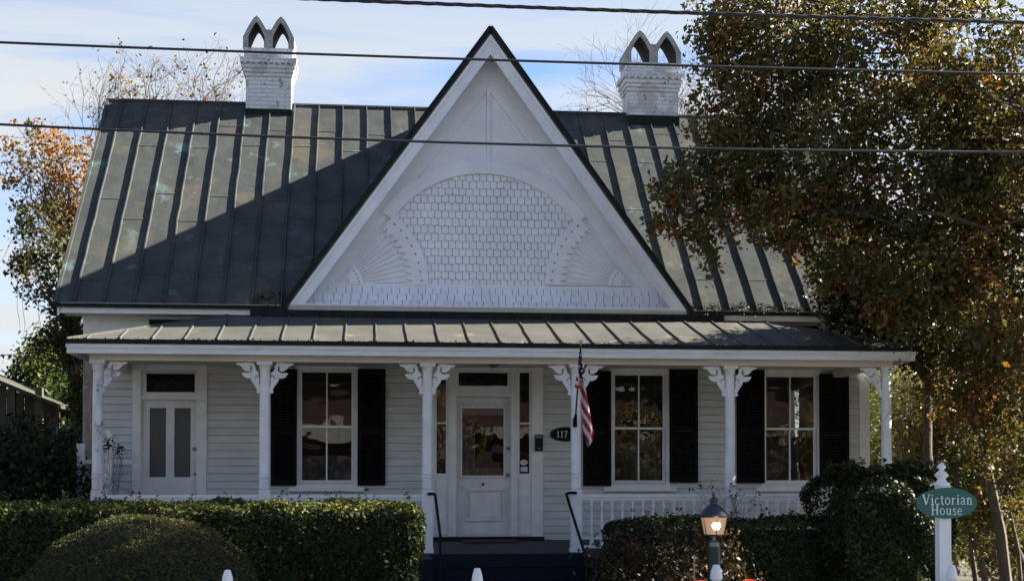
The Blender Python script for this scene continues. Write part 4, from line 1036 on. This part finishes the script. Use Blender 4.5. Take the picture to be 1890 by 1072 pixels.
for i in range(6):
    a = i * pi / 3 + pi / 6; k.bar((X + ra * cos(a), LY + ra * sin(a), za), (X + rb * cos(a), LY + rb * sin(a), zb_), .008, .008)
k.build('lantern_frame', LG, t)
k = MB(); vs = []
for r_, z_ in ((ra - .004, za), (rb - .004, zb_)): vs += [(X + r_ * cos(i * pi / 3 + pi / 6), LY + r_ * sin(i * pi / 3 + pi / 6), z_) for i in range(6)]
k.add(vs, [(i, (i + 1) % 6, (i + 1) % 6 + 6, i + 6) for i in range(6)])
LGL = mat('frosted_lantern_glass', (.22, .16, .12), .6, emit=((1.0, .58, .36), .045)); k.build('lantern_glass', LGL, t)
MB().lathe([(.165, lz(954)), (.168, lz(951)), (.13, lz(944)), (.085, lz(935)), (.045, lz(930)), (.038, lz(926)), (.05, lz(924)), (.045, lz(920)), (.018, lz(918)), (.012, lz(914)), (.016, lz(912)), (.004, lz(907.5))], X, LY, 18).build('lantern_cap', LG, t, smooth=True)
bz = lz(968); k = MB(); k.lathe([(.012, bz - .055), (.03, bz - .045), (.046, bz - .015), (.047, bz + .01), (.034, bz + .035), (.012, bz + .045)], X - .0, LY - .09, 14); k.build('bulb', mat('lit_bulb', (1, .9, .8), .5, emit=((1.0, .80, .62), 3.0)), t, smooth=True)
pl_ = bpy.data.lights.new('lamp_light', 'POINT'); pl_.energy = .5; pl_.color = (1, .72, .45); pl_.shadow_soft_size = .05
plo = bpy.data.objects.new('lamp_light', pl_); S.collection.objects.link(plo); plo.location = (X, LY - .35, bz)

# red reflectors with a glow added, whose tops show at the lower edge, and a pale rod
for px_, w_px, top, lab in ((1294, 28, 1069.5, 'red rimmed round reflector left of the lamp post, at the lower edge'), (1384, 34, 1067.5, 'red rimmed round reflector right of the lamp post, at the lower edge')):
    Y = -9.2; a = at(px_, top, Y); r_ = .11
    t = thing('driveway_reflector', (a[0], Y, GZ), lab, 'reflector', 'red driveway reflectors behind the fence')
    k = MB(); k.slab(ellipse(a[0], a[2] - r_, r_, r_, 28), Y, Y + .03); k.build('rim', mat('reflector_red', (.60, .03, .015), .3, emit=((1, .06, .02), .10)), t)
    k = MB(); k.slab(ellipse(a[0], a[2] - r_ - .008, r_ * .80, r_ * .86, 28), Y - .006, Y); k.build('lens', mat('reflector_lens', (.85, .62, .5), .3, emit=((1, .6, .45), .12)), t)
    MB().box(a[0] - .012, a[0] + .012, Y + .03, Y + .05, GZ, a[2] - r_).build('stake', IRON, t)
a = at(1282, 1024, -9.0); tag(MB().tube([(a[0], -9.0, GZ), (a[0] - .004, -9.0, a[2])], .0075, 6).build('rod', mat('pale_rod', (.30, .28, .24), .6)), 'thin pale upright rod left of the lamp post', 'rod')

# ------------------------------------------------------------------ hedges and shrubs
def box_foliage(x0, x1, y0, y1, z0, z1, n, rnd=.15, seed=1, amp=.05, round_=.22):
    rg = np.random.default_rng(seed); A = [(x1 - x0) * (z1 - z0), (x1 - x0) * (y1 - y0), (y1 - y0) * (z1 - z0), (y1 - y0) * (z1 - z0)]
    A = np.array(A) * np.array([1.1, 1.2, 1, 1]); k = rg.choice(4, n, p=A / A.sum()); u, v = rg.uniform(0, 1, n), rg.uniform(0, 1, n)
    P = np.zeros((n, 3)); Nn = np.zeros((n, 3))
    P[:, 0] = x0 + u * (x1 - x0); P[:, 1] = y0 + v * (y1 - y0); P[:, 2] = z0 + v * (z1 - z0)
    m = k == 0; P[m, 1] = y0; Nn[m] = (0, -1, .15)
    m = k == 1; P[m, 2] = z1; Nn[m] = (0, 0, 1)
    m = k == 2; P[m, 0] = x0; P[m, 1] = y0 + u[m] * (y1 - y0); Nn[m] = (-1, 0, .1)
    m = k == 3; P[m, 0] = x1; P[m, 1] = y0 + u[m] * (y1 - y0); Nn[m] = (1, 0, .1)
    # round the edges
    c = np.array([(x0 + x1) / 2, (y0 + y1) / 2, (z0 + z1) / 2]); h = np.array([(x1 - x0) / 2, (y1 - y0) / 2, (z1 - z0) / 2]); r = min(round_, h.min() * .9)
    d = P - c; q = np.clip(d, -(h - r), h - r); q[:, 2] = np.maximum(q[:, 2], -h[2]); e = d - q; ln = np.linalg.norm(e, axis=1)[:, None] + 1e-9; P = c + q + e / ln * r * (ln > .001)
    lump = amp * (np.sin(P[:, 0] * 4.1 + seed) * np.sin(P[:, 2] * 5.3 + P[:, 1] * 3) + .7 * np.sin(P[:, 0] * 9.7 + P[:, 1] * 7 + P[:, 2] * 8))
    P += Nn * (lump + rg.normal(0, .012, n) - np.abs(rg.normal(0, rnd * .35, n)))[:, None]
    # stray shoots on top
    return P, Nn
def hedge(name, lab, cat, x0, x1, y0, y1, z1, n, size, m, seed, bias=.45, core=.16, group=None, shoots=0):
    t = thing(name, ((x0 + x1) / 2, (y0 + y1) / 2, GZ), lab, cat, group)
    P, Nn = box_foliage(x0, x1, y0, y1, GZ, z1, n, seed=seed, amp=.10 if name == 'tall_hedge' else .035, round_=.42 if name == 'tall_hedge' else .18); rg = np.random.default_rng(seed + 50)
    val = np.clip(bias + .18 * np.sin(P[:, 0] * 2.3 + seed) * np.sin(P[:, 2] * 3.1) + rg.normal(0, .2, n) + .25 * (P[:, 2] > z1 - .10), 0, 1)  # top band gets paler leaves, painting the sunlit hedge top
    if shoots:
        b = np.column_stack([rg.uniform(x0 + .1, x1 - .1, shoots), rg.uniform(y0 + .1, y1 - .1, shoots), np.full(shoots, z1)])
        Q = np.concatenate([b + np.array([0, 0, 1]) * rg.uniform(0, .13, (shoots, 1)) + rg.normal(0, .015, (shoots, 3)) for _ in range(7)])
        P = np.concatenate([P, Q]); Nn = np.concatenate([Nn, np.tile((0, 0, .6), (len(Q), 1))]); val = np.concatenate([val, rg.uniform(.4, 1, len(Q))])
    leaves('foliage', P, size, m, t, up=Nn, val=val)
    c = MB(); c.box(x0 + core, x1 - core, y0 + core, y1 - core, GZ, z1 - core); c.build('branches', mat('hedge_twigs', (.018, .018, .010), .95, bump=(14, .8, .04)), t)
    return t
hz1 = AZ(927, -5.3, 400)
hxa, hxb = AX(-70, -6.5, 1000), AX(781, -6.5, 1000)
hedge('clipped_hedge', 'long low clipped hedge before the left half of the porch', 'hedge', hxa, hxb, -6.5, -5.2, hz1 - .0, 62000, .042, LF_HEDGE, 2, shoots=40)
# ball shrub
def ball(name, lab, cx, cy, cz, rx, ry, rz, n, size, m, seed, bias=.5):
    t = thing(name, (cx, cy, GZ), lab, 'shrub'); rg = np.random.default_rng(seed); u = rg.normal(size=(n, 3)); u[:, 2] = np.abs(u[:, 2]) - .15 * np.abs(rg.normal(size=n)); u /= np.linalg.norm(u, axis=1)[:, None]
    lump = 1 + .02 * np.sin(u[:, 0] * 9) * np.sin(u[:, 2] * 11 + 1) + rg.normal(0, .008, n) - np.abs(rg.normal(0, .025, n))
    P = np.array([cx, cy, cz]) + u * np.array([rx, ry, rz]) * lump[:, None]; P[:, 2] = np.maximum(P[:, 2], GZ)
    leaves('foliage', P, size, m, t, up=u, val=np.clip(bias + .2 * np.sin(P[:, 0] * 3) * np.sin(P[:, 2] * 4) + rg.normal(0, .2, n), 0, 1))
    b = MB(); n1, n2 = 10, 24; vs = []
    for i in range(n1 + 1):
        a = pi / 2 * i / n1
        vs += [(cx + rx * .93 * cos(a) * cos(2 * pi * j / n2), cy + ry * .93 * cos(a) * sin(2 * pi * j / n2), cz + rz * .93 * sin(a)) for j in range(n2)]
    b.add(vs, [(i * n2 + j, i * n2 + (j + 1) % n2, (i + 1) * n2 + (j + 1) % n2, (i + 1) * n2 + j) for i in range(n1) for j in range(n2)])
    b.lathe([(rx * .7, GZ), (rx * .8, cz)], cx, cy, 12)
    b.build('branches', MATS['hedge_twigs'], t); return t
bc = at(263, 1072, -7.9); bz_ = at(263, 950, -7.9)[2]
ball('ball_shrub', 'large rounded bronze-green shrub before the clipped hedge', bc[0], -7.9, bz_ - 1.05, 1.25, 1.15, 1.05, 52000, .027, LF_BUSH, 4)
# right side: low hedge behind azalea, tall hedge
zR = AZ(962, -4.6, 1400)
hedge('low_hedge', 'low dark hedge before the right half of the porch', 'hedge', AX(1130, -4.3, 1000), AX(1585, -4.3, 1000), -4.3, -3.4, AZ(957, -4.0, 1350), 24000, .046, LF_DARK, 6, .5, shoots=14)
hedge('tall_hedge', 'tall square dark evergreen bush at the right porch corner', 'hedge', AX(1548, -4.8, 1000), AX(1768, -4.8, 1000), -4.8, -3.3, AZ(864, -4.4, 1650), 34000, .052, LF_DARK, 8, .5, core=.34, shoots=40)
P, Vv, Cn = clumps([(AX(1175, -5.0), -5.0, 1.30, .62, .4, .55, 60, 45, .20, .5), (AX(1270, -5.2), -5.2, 1.30, .70, .45, .60, 80, 45, .20, .5), (AX(1340, -5.0), -5.0, 1.2, .35, .4, .6, 34, 40, .18, .75), (AX(1215, -5.6), -5.6, .95, .9, .4, .45, 60, 45, .2, .4)], 11)
t = thing('azalea_bush', (AX(1240, -5.1), -5.1, GZ), 'straggly brown-leaved bush right of the steps, behind the lamp post', 'shrub')
leaves('foliage', P, .05, LF_AZAL, t, val=Vv); b = MB(); branchy(b, (AX(1240, -5.1), -5.1, GZ), Cn[::4], .03, seed=3); b.build('branches', TWIG, t)
b = MB(); b.lathe([(.55, GZ), (.62, .9), (.35, 1.35)], AX(1225, -5), -4.95, 14); b.build('inner_growth', MATS['hedge_twigs'], t)
# climber at the fifth column
cx5 = COLX[4]
P, Vv, Cn = clumps([(cx5 + .0, YC - .14, 2.1, .10, .04, .45, 10, 9, .07, .6), (cx5 - .35, YC - .16, 2.35, .35, .05, .14, 6, 6, .06, .5), (cx5 + .3, YC - .16, 2.2, .25, .05, .15, 4, 6, .06, .5)], 13)
t = thing('climbing_vine', (cx5, YC - .2, GZ), 'thin half-bare vine climbing the porch column behind the lamp post', 'vine')
leaves('foliage', P, .035, LF_AZAL, t, val=Vv); b = MB(); branchy(b, (cx5 + .05, YC - .22, GZ + .9), Cn, .008, jit=.5, seed=5, n=4, rt=.003); b.build('stems', TWIG, t)
# potted sprig at the left porch end
P, Vv, Cn = clumps([(AX(200, -1.6, 822), -1.7, AZ(822, -1.7, 200), .10, .08, .12, 8, 14, .09, .4), (AX(222, -1.7, 828), -1.7, AZ(830, -1.7, 222), .14, .06, .05, 5, 9, .07, .4)], 15)
t = thing('rose_sprig', (AX(195, -1.8, 822), -1.8, GZ), 'dark leafy sprig reaching round the leftmost column', 'plant')
leaves('foliage', P, .045, LF_GREEN, t, val=Vv); b = MB(); branchy(b, (AX(190, -1.8), -1.8, GZ), Cn, .008, jit=.4, seed=7, n=4, rt=.003); b.build('stems', TWIG, t)

# ================================================================== TREES
def px_blob(px, py, Y, wpx, hpx, dy, nc, nl, cr, bv):
    p = at(px, py, Y); s = (Y + CD) / F
    return (p[0], Y, p[2], wpx / 2 * s, dy, hpx / 2 * s, nc, nl, cr, bv)
def tree(name, lab, cat, base, blobs, size, m, seed, r0=.12, group=None, nlimb=26, trunk_r=None, trunk_top=None, strands=0, barkm=None, moss_x=None):
    t = thing(name, base, lab, cat, group); P, Vv, Cn = clumps(blobs, seed)
    cr_ = leaves('crown', P, size, m, t, val=Vv)
    b = MB(); tt = Vector(trunk_top or (base[0], base[1], base[2] + 2.5)); bv = Vector(base); rr = trunk_r or r0 * 1.6
    b.tube([bv, bv.lerp(tt, .3) + Vector((.05, 0, 0)), bv.lerp(tt, .7) - Vector((.04, 0, 0)), tt], [rr * 1.25, rr, rr * .85, rr * .75], 10)
    rg = random.Random(seed); idx = rg.sample(range(len(Cn)), min(nlimb, len(Cn)))
    branchy(b, tt, [Cn[i] for i in idx], r0, seed=seed, n=5)
    b.build('trunk', barkm or BARK, t, smooth=True)
    if strands:
        st_ = MB()
        for k in range(strands):
            c = Cn[rg.randrange(len(Cn))]; p = Vector(c); pts = [p]; L_ = rg.uniform(.4, 1.6); q = p.copy(); dx = rg.uniform(-.1, .1)
            for i in range(6): q = q + Vector((dx + rg.gauss(0, .04), rg.gauss(0, .04), -L_ / 6)); pts.append(q.copy())
            st_.tube(pts, [.005] * 6 + [.002], 3, cap=False)
        st_.build('hanging_vines', mat('grey_vine', (.085, .075, .06), .9), t)
    return t
# great tree at the right, its limbs reach over the house end from the street side
B = []
add = lambda px_, py_, Y, wp, hp, dy, nc, nl, cr, bv: B.append(px_blob(px_, py_, Y, wp, hp, dy, int(nc * .62), int(nl * 2.0), cr * .92, bv))
add(1360, 60, -3.2, 150, 200, .8, 62, 26, .26, .55); add(1450, 60, -3.0, 260, 260, 1.2, 150, 28, .30, .55); add(1600, 90, -3.2, 320, 330, 1.5, 190, 30, .32, .5); add(1780, 80, -3.3, 330, 330, 1.5, 170, 30, .32, .55)
add(1350, 205, -3.0, 130, 150, .7, 50, 26, .25, .55); add(1350, 290, -2.8, 180, 150, .7, 80, 26, .24, .55); add(1295, 60, -3.2, 90, 130, .4, 12, 14, .22, .6); add(1310, 130, -3.1, 80, 90, .4, 12, 14, .2, .6); add(1245, 345, -2.8, 100, 80, .4, 26, 22, .18, .6); add(1215, 410, -2.8, 60, 44, .25, 12, 16, .14, .65)
add(1300, 400, -2.8, 130, 110, .5, 42, 24, .20, .6); add(1420, 400, -2.7, 190, 150, .8, 75, 26, .24, .62); add(1500, 260, -3.0, 260, 260, 1.2, 150, 28, .3, .5); add(1560, 430, -2.6, 230, 200, 1.0, 110, 28, .28, .62)
add(1700, 300, -3.2, 320, 320, 1.5, 230, 32, .32, .45); add(1850, 330, -3.4, 260, 330, 1.4, 150, 30, .32, .5); add(1690, 500, -3.0, 300, 260, 1.2, 190, 30, .30, .5); add(1840, 560, -3.4, 260, 300, 1.3, 190, 30, .30, .55)
add(1800, 680, -2.3, 200, 230, 1.0, 150, 30, .27, .6); add(1860, 790, -2.2, 150, 200, .9, 70, 28, .26, .6); add(1320, 500, -2.7, 50, 60, .2, 8, 14, .14, .6)
B += [(11.8, -3.2, 7.6, 2.3, 1.3, 3.0, 170, 46, .34, .5), (11.6, -2.6, 4.0, 2.0, 1.0, 1.8, 90, 40, .32, .5)]  # unseen crown masses added to shade the visible boughs
GT = tree('great_oak', 'large dark autumn tree whose boughs overhang the right end of the roof', 'tree', (11.4, -3.9, GZ), B, .082, LF_OAK, 21, r0=.075, nlimb=46, trunk_r=.30, trunk_top=(11.2, -3.8, 5.2), strands=34)
# darker evergreen against the eave
t_ = tree('evergreen_tree', 'dense dark evergreen crowding the right end of the eaves', 'tree', (8.9, -1.2, GZ), [px_blob(1600, 555, -1.6, 190, 150, .9, 190, 40, .20, .35), px_blob(1560, 520, -1.5, 120, 90, .6, 70, 34, .2, .6), px_blob(1690, 590, -1.3, 150, 180, .8, 140, 38, .24, .35)], .068, LF_DARK, 23, r0=.05, trunk_r=.08, trunk_top=(8.8, -1.3, 4.0))
# understory at the right, sunlit between the trunks
und = [((1620, 780), 4.0, 110, 220, LF_YEL, 'yellow-green sunlit sapling between the porch end and the last column'), ((1700, 800), 2.2, 150, 260, LF_GREEN, 'dark understory tree right of the last column'), ((1790, 830), 4.5, 170, 330, LF_YEL, 'sunlit yellow-green tree behind the house sign'),
       ((1700, 760), 0.5, 130, 200, LF_OAK, 'olive young tree just right of the last porch column'), ((1830, 860), -.5, 200, 330, LF_OAK, 'broad olive-brown young tree right of the house sign'), ((1720, 900), 1.5, 150, 220, LF_GREEN, 'dark green sapling directly behind the tall bush'),
       ((1870, 800), .5, 150, 320, LF_OAK, 'brown and green young tree at the right edge'), ((1740, 960), 6.0, 240, 200, LF_YEL, 'low sunlit thicket behind the tall hedge'), ((1860, 990), 2.5, 190, 200, LF_OAK, 'rusty low bush at the lower right corner')]
for i, ((px_, py_), Y, wp, hp, m_, lab) in enumerate(und):
    p = at(px_, py_, Y)
    tree('understory_tree', lab, 'tree', (p[0] + .3, Y, GZ), [px_blob(px_, py_, Y, wp, hp, 1.0, 150, 28, .26, .5)], .088, m_, 30 + i, r0=.04, trunk_r=.06, trunk_top=(p[0], Y, GZ + 1.2), group='trees of the right-hand thicket', nlimb=20, strands=6)
# far backdrop trees on the right
for i, (px_, py_, Y, wp, hp) in enumerate(((1700, 640, 12, 330, 500), (1880, 700, 14, 300, 600), (1560, 900, 18, 200, 200), (1820, 1010, 20, 360, 130), (1840, 300, 13, 300, 400))):
    p = at(px_, py_, Y)
    tree('backdrop_tree', ['broad olive tree rising behind the right end of the house', 'tall olive tree at the far right edge', 'low far tree glimpsed beyond the porch end', 'far low brush at the lower right', 'high crown filling the upper right corner'][i], 'tree', (p[0], Y, GZ), [px_blob(px_, py_, Y, wp, hp, 2.0, 170, 26, .5, .5)], .17, LF_OAK if i != 2 else LF_YEL, 45 + i, r0=.08, trunk_r=.16, trunk_top=(p[0], Y, max(1.5, p[2] - 3)), nlimb=30)
p = at(1476, 750, 9.5)
tree('understory_tree', 'sunlit sapling seen through the rightmost window pane', 'tree', (p[0], 9.5, GZ), [(p[0], 9.5, p[2] - .2, 1.2, .8, 1.6, 90, 28, .26, .6)], .1, LF_YEL, 44, r0=.04, trunk_r=.06, trunk_top=(p[0], 9.5, 2.0), group='trees of the right-hand thicket', nlimb=12)
# slender trunks at the right
for i, (a, b_, Y, r_) in enumerate((((1850, 1075), (1800, 700), -1.5, .085), ((1815, 1075), (1765, 880), -.5, .05), ((1795, 1075), (1740, 760), .2, .04), ((1875, 1075), (1850, 820), -1.0, .03))):
    P0, P1 = Vector(at(*a, Y)), Vector(at(*b_, Y)); P0.z = min(P0.z, GZ + .6); base = (P0.x + .1, Y, GZ); top = (P1.x - .1, Y, P1.z + 2.0)
    t = thing('slender_tree', base, ['thickest dark leaning trunk right of the house sign', 'thin leaning trunk just right of the sign post', 'thin pole-like trunk nearest the sign, behind it', 'thinnest stem at the right edge'][i], 'tree', 'leaning trunks right of the sign')
    b = MB(); V0, V1, V2 = Vector(base), P1, Vector(top); b.tube([V0, V0.lerp(V1, .33) + Vector((.05, 0, 0)), V0.lerp(V1, .66) - Vector((.03, 0, 0)), V1, V2], [r_ * 1.2, r_, r_ * .9, r_ * .8, r_ * .5], 9)
    b.build('trunk', BARK, t, smooth=True); P, Vv, Cn = clumps([(top[0], Y, top[2], .9, .7, .8, 30, 24, .25, .5)], 70 + i); leaves('crown', P, .09, LF_OAK, t, val=Vv)
# unseen tree added off to the right to shade the fence and the shrubs
tree('added_shade_tree', 'spreading tree added unseen beyond the right edge to shade the fence', 'tree', (13.5, -8.2, .3), [(13.0, -8.0, 8.6, 4.2, 2.8, 3.6, 420, 24, .6, .5), (15.5, -6.5, 10.0, 3.5, 2.4, 2.6, 220, 24, .6, .5)], .24, LF_OAK, 61, r0=.16, trunk_r=.28, trunk_top=(13.4, -8.1, 4.6), nlimb=40)

# left: orange tree tangled with evergreen vine
B = [px_blob(75, 300, 7, 120, 130, .8, 44, 24, .22, .75), px_blob(55, 260, 7, 40, 110, .3, 10, 12, .14, .7), px_blob(140, 320, 7, 110, 150, .7, 50, 24, .22, .75), px_blob(30, 330, 7, 80, 50, .4, 9, 14, .16, .75), px_blob(95, 400, 7, 150, 110, .8, 50, 24, .22, .45), px_blob(15, 250, 7, 30, 70, .3, 5, 10, .14, .9)]
tree('orange_tree', 'sparse orange-leaved tree behind the left end of the roof', 'tree', (at(150, 600, 7)[0], 7, GZ), B, .085, LF_ORANGE, 81, r0=.035, trunk_r=.09, trunk_top=at(135, 480, 7), nlimb=70)
B = [px_blob(95, 500, 6, 150, 140, .8, 100, 24, .2, .5), px_blob(45, 460, 6, 30, 130, .3, 18, 16, .14, .4), px_blob(70, 400, 6, 90, 90, .5, 22, 16, .18, .45), px_blob(125, 590, 6, 80, 120, .6, 50, 24, .2, .5), px_blob(90, 640, 6, 60, 70, .5, 22, 16, .16, .4), px_blob(135, 640, 6, 60, 90, .5, 60, 28, .18, .4), px_blob(150, 740, 5.5, 40, 150, .4, 50, 26, .16, .4)]
tree('vine_clad_tree', 'green vine-smothered tree hugging the left end of the house', 'tree', (at(150, 800, 6)[0], 6, GZ), B, .085, LF_BUSH, 83, r0=.04, trunk_r=.12, trunk_top=at(140, 620, 6), nlimb=40, strands=30)
tree('olive_tree', 'rounded sunlit olive-green tree behind the shed roof', 'tree', (at(100, 900, 12)[0], 12, GZ), [px_blob(100, 680, 12, 130, 110, 1.5, 130, 60, .32, .8), px_blob(120, 750, 11, 110, 130, 1.5, 120, 50, .32, .6), px_blob(60, 800, 12, 200, 120, 1.6, 120, 26, .35, .5), px_blob(140, 800, 10, 90, 190, 1.2, 120, 26, .35, .3)], .11, LF_GREEN, 85, r0=.06, trunk_top=at(100, 850, 12))
for i, (px_, py_, Y, wp, hp, n_) in enumerate(((60, 900, -1.0, 200, 190, 260), (125, 890, 1.5, 110, 170, 140), (70, 830, 3.0, 170, 90, 130))):
    p = at(px_, py_, Y)
    tree('dark_shrub', ['broad dark shrub before the shed', 'dark shrub against the weathered house corner', 'dim green shrub below the shed wall'][i], 'shrub', (p[0], Y, GZ), [px_blob(px_, py_, Y, wp, hp, .8, n_, 30, .24, .25), (p[0], Y, GZ + .5, .8, .7, .6, 60, 30, .24, .2)], .08, LF_DARK, 90 + i, r0=.03, trunk_r=.04, trunk_top=(p[0], Y, GZ + .5), nlimb=14)
# bare winter trees behind the ridge
bare = [((175, 300), 14, 190, 4, .045, 'bare twiggy tree rising behind the left end of the ridge'), ((265, 270), 15, 170, 5, .05, 'bare crown just right of the ridge end, behind the roof'), ((385, 270), 14, 190, 5, .05, 'bare branching tree left of the left chimney'),
        ((1090, 260), 14, 95, 3, .02, 'small bare twig top left of the right chimney'), ((1205, 270), 16, 230, 5, .05, 'bare crown fanning out behind the right chimney'), ((1320, 320), 15, 250, 5, .08, 'bare branches between the right chimney and the great tree'), ((1390, 300), 17, 230, 5, .07, 'bare tree seen through the great tree')]
for i, ((px_, py_), Y, ht, dep, r_, lab) in enumerate(bare):
    p = at(px_, py_, Y); s = (Y + CD) / F; b = MB(); rg = random.Random(200 + i); base = Vector((p[0], Y, GZ)); top = Vector(p)
    r_ *= .62; b.tube([base, base.lerp(top, .5), top], [r_ * 3, r_ * 2.4, r_ * 1.5], 8); outp = []
    for k in range(6 if i != 3 else 2): recursive_twigs(b, top - Vector((0, 0, .2 * k)), Vector((rg.gauss(0, .35), rg.gauss(0, .3), 1)).normalized(), ht * s * .40, r_ * .8, dep, rg, .42, outp, 3)
    t = thing('bare_tree', base, lab, 'tree', 'bare trees behind the house'); b.v = [(v[0], v[1], v[2]) for v in b.v]; b.build('trunk', TWIG, t)
    if i in (0, 1, 2, 3) and outp:
        Q = np.array([tuple(q) for q in outp]); Q = np.repeat(Q, 2, 0); Q = Q[RNG.uniform(0, 1, len(Q)) < (.13 if i < 3 else .25)]; Q = Q + RNG.normal(0, .06, Q.shape); leaves('crown', Q, .09, LF_ORANGE, t)

# ------------------------------------------------------------------ shed at the left
SY = 8.0; t = thing('shed', (at(-40, 800, SY)[0], SY + 1.5, GZ), 'old brown plank shed with a mossy lean-to roof behind the shrubs', 'shed')
a, b_ = at(-160, 690, SY), at(112, 748, SY - .2); WOODD = mat('old_planks', (.085, .07, .05), .9, col2=(.035, .03, .022), nscale=5, noise=(5, 5, .4), bump=(9, .6, .03))
k = MB(); k.prism([(a[0], SY - .5, a[2] + .62), (b_[0], SY - .5, b_[2] + .02), (b_[0], SY - .5, b_[2] - .06), (a[0], SY - .5, a[2] + .52)], (0, 4, 0)); k.build('roof', mat('mossy_roof', (.045, .04, .03), .9, col2=(.02, .025, .012), nscale=6, bump=(8, .7, .05)), t)
k = MB(); x0_, x1_ = a[0], b_[0] - .1; n = 16
for i in range(n):
    xa_, xb_ = x0_ + (x1_ - x0_) * i / n, x0_ + (x1_ - x0_) * (i + 1) / n; zt_ = a[2] + .5 + (b_[2] - a[2] - .6) * (i / n); k.box(xa_ + .006, xb_ - .006, SY + .2 + random.uniform(0, .02), SY + .25, GZ, zt_)
k.build('plank_wall', WOODD, t)
k = MB()
for px_ in (22, 72): p = at(px_, 760, SY - .3); k.box(p[0] - .07, p[0] + .07, SY - .35, SY - .2, GZ, p[2] + .5)
k.build('post', WOODD, t); t.location = t.location

# litter and moss in the eaves
rg = np.random.default_rng(5); n = 1500
P = np.column_stack([rg.uniform(5.25, RX1, n), rg.normal(YE + .03, .05, n), np.zeros(n)]); P[:, 2] = RZ(P[:, 1]) + rg.uniform(0, .02, n)
P2 = np.column_stack([rg.uniform(-1.7, -1.1, 300), rg.normal(YE + .1, .07, 300), np.zeros(300)]); P2[:, 2] = RZ(P2[:, 1]) + rg.uniform(0, .04, 300)
n = 700; P3 = np.column_stack([rg.uniform(PX0, PX1, n), rg.normal(PYE + .02, .03, n), np.zeros(n)]); P3[:, 2] = PZ(P3[:, 1]) + rg.uniform(0, .006, n)
o = leaves('leaf_litter', np.concatenate([P, P2, P3]), .028, MOSS, None); tag(o, 'moss and fallen leaves caught along the eaves', 'leaf litter', kind='stuff')

# ================================================================== CABLES
def cable(name, pts, Y, r, lab, strands=0):
    xs_ = [p[0] for p in pts]; co_ = np.polyfit(xs_, [p[1] for p in pts], 2); W = [at(x, float(np.polyval(co_, x)), Y) for x in np.linspace(-900, 2800, 40)]
    k = MB()
    k.tube(W, r, 8)
    if strands:
        for s in range(strands):
            q = []
            for i in range(1200):
                f = i / 1199 * (len(W) - 1); j = min(int(f), len(W) - 2); p = Vector(W[j]).lerp(Vector(W[j + 1]), f - j); an = i * .17 + s * 2 * pi / strands; q.append((p.x, p.y + r * .75 * cos(an), p.z + r * .75 * sin(an)))
            k.tube(q, r * .50, 4, cap=False)
    return tag(k.build(name, WIRE), lab, 'cable', 'overhead cables across the picture')
cable('overhead_cable', [(525, -4), (1050, 17), (1500, 31), (1890, 42)], -12.0, .0135, 'thickest twisted overhead cable, topmost of the three', 3)
cable('overhead_cable', [(0, 78), (450, 97), (1180, 118), (1890, 137)], -12.2, .0095, 'overhead cable crossing both chimney tops')
cable('overhead_cable', [(0, 229.5), (600, 257), (1050, 268), (1890, 281)], -12.2, .0095, 'lowest overhead cable crossing the roof below the ridge')
p0, p1 = at(-60, 657, 6), at(110, 646, 6)
tag(MB().tube([p0, ((p0[0] + p1[0]) / 2, 6, (p0[2] + p1[2]) / 2 - .03), p1], .008, 5).build('service_wire', WIRE), 'thin service wire reaching the vine-clad tree at far left', 'wire')

# ================================================================== ACROSS THE STREET (seen in the window glass)
t = thing('brick_building', (2, -44, 0), 'red brick commercial building across the street, mirrored in the window panes', 'building')
k = MB(); k.box(-22, 26, -52, -44, 0, 7.0); k.build('wall', REDB, t)
k = MB(); k.box(-22.2, 26.2, -52.2, -43.8, 7.0, 7.4); k.build('parapet', mat('concrete_pale', (.5, .48, .44), .8), t)
for i in range(9):
    x = -18 + i * 5; MB().box(x, x + 2.2, -44.05, -43.97, 1.0, 3.4).build('window', mat('far_dark_glass', (.02, .022, .025), .1), t)

CONC = MATS['concrete_pale']
MB().box(-22, 26, -43.99, -43.8, 4.3, 4.9).build('band', CONC, t)
for i, (x, y) in enumerate(((-13, -40), (-5, -38), (3.5, -41), (12, -39), (20, -41))):
    rgx = random.Random(i); tree('street_tree', ['tree farthest left across the street', 'second tree from the left across the street', 'middle tree across the street', 'fourth tree across the street', 'tree farthest right across the street'][i], 'tree', (x, y, 0), [(x, y, 3.4 + rgx.uniform(0, 1.2), 2.0, 1.6, 1.9, 60, 20, .7, .5)], .3, LF_OAK, 300 + i, r0=.1, trunk_top=(x, y, 2.2), nlimb=8, group='trees across the street')
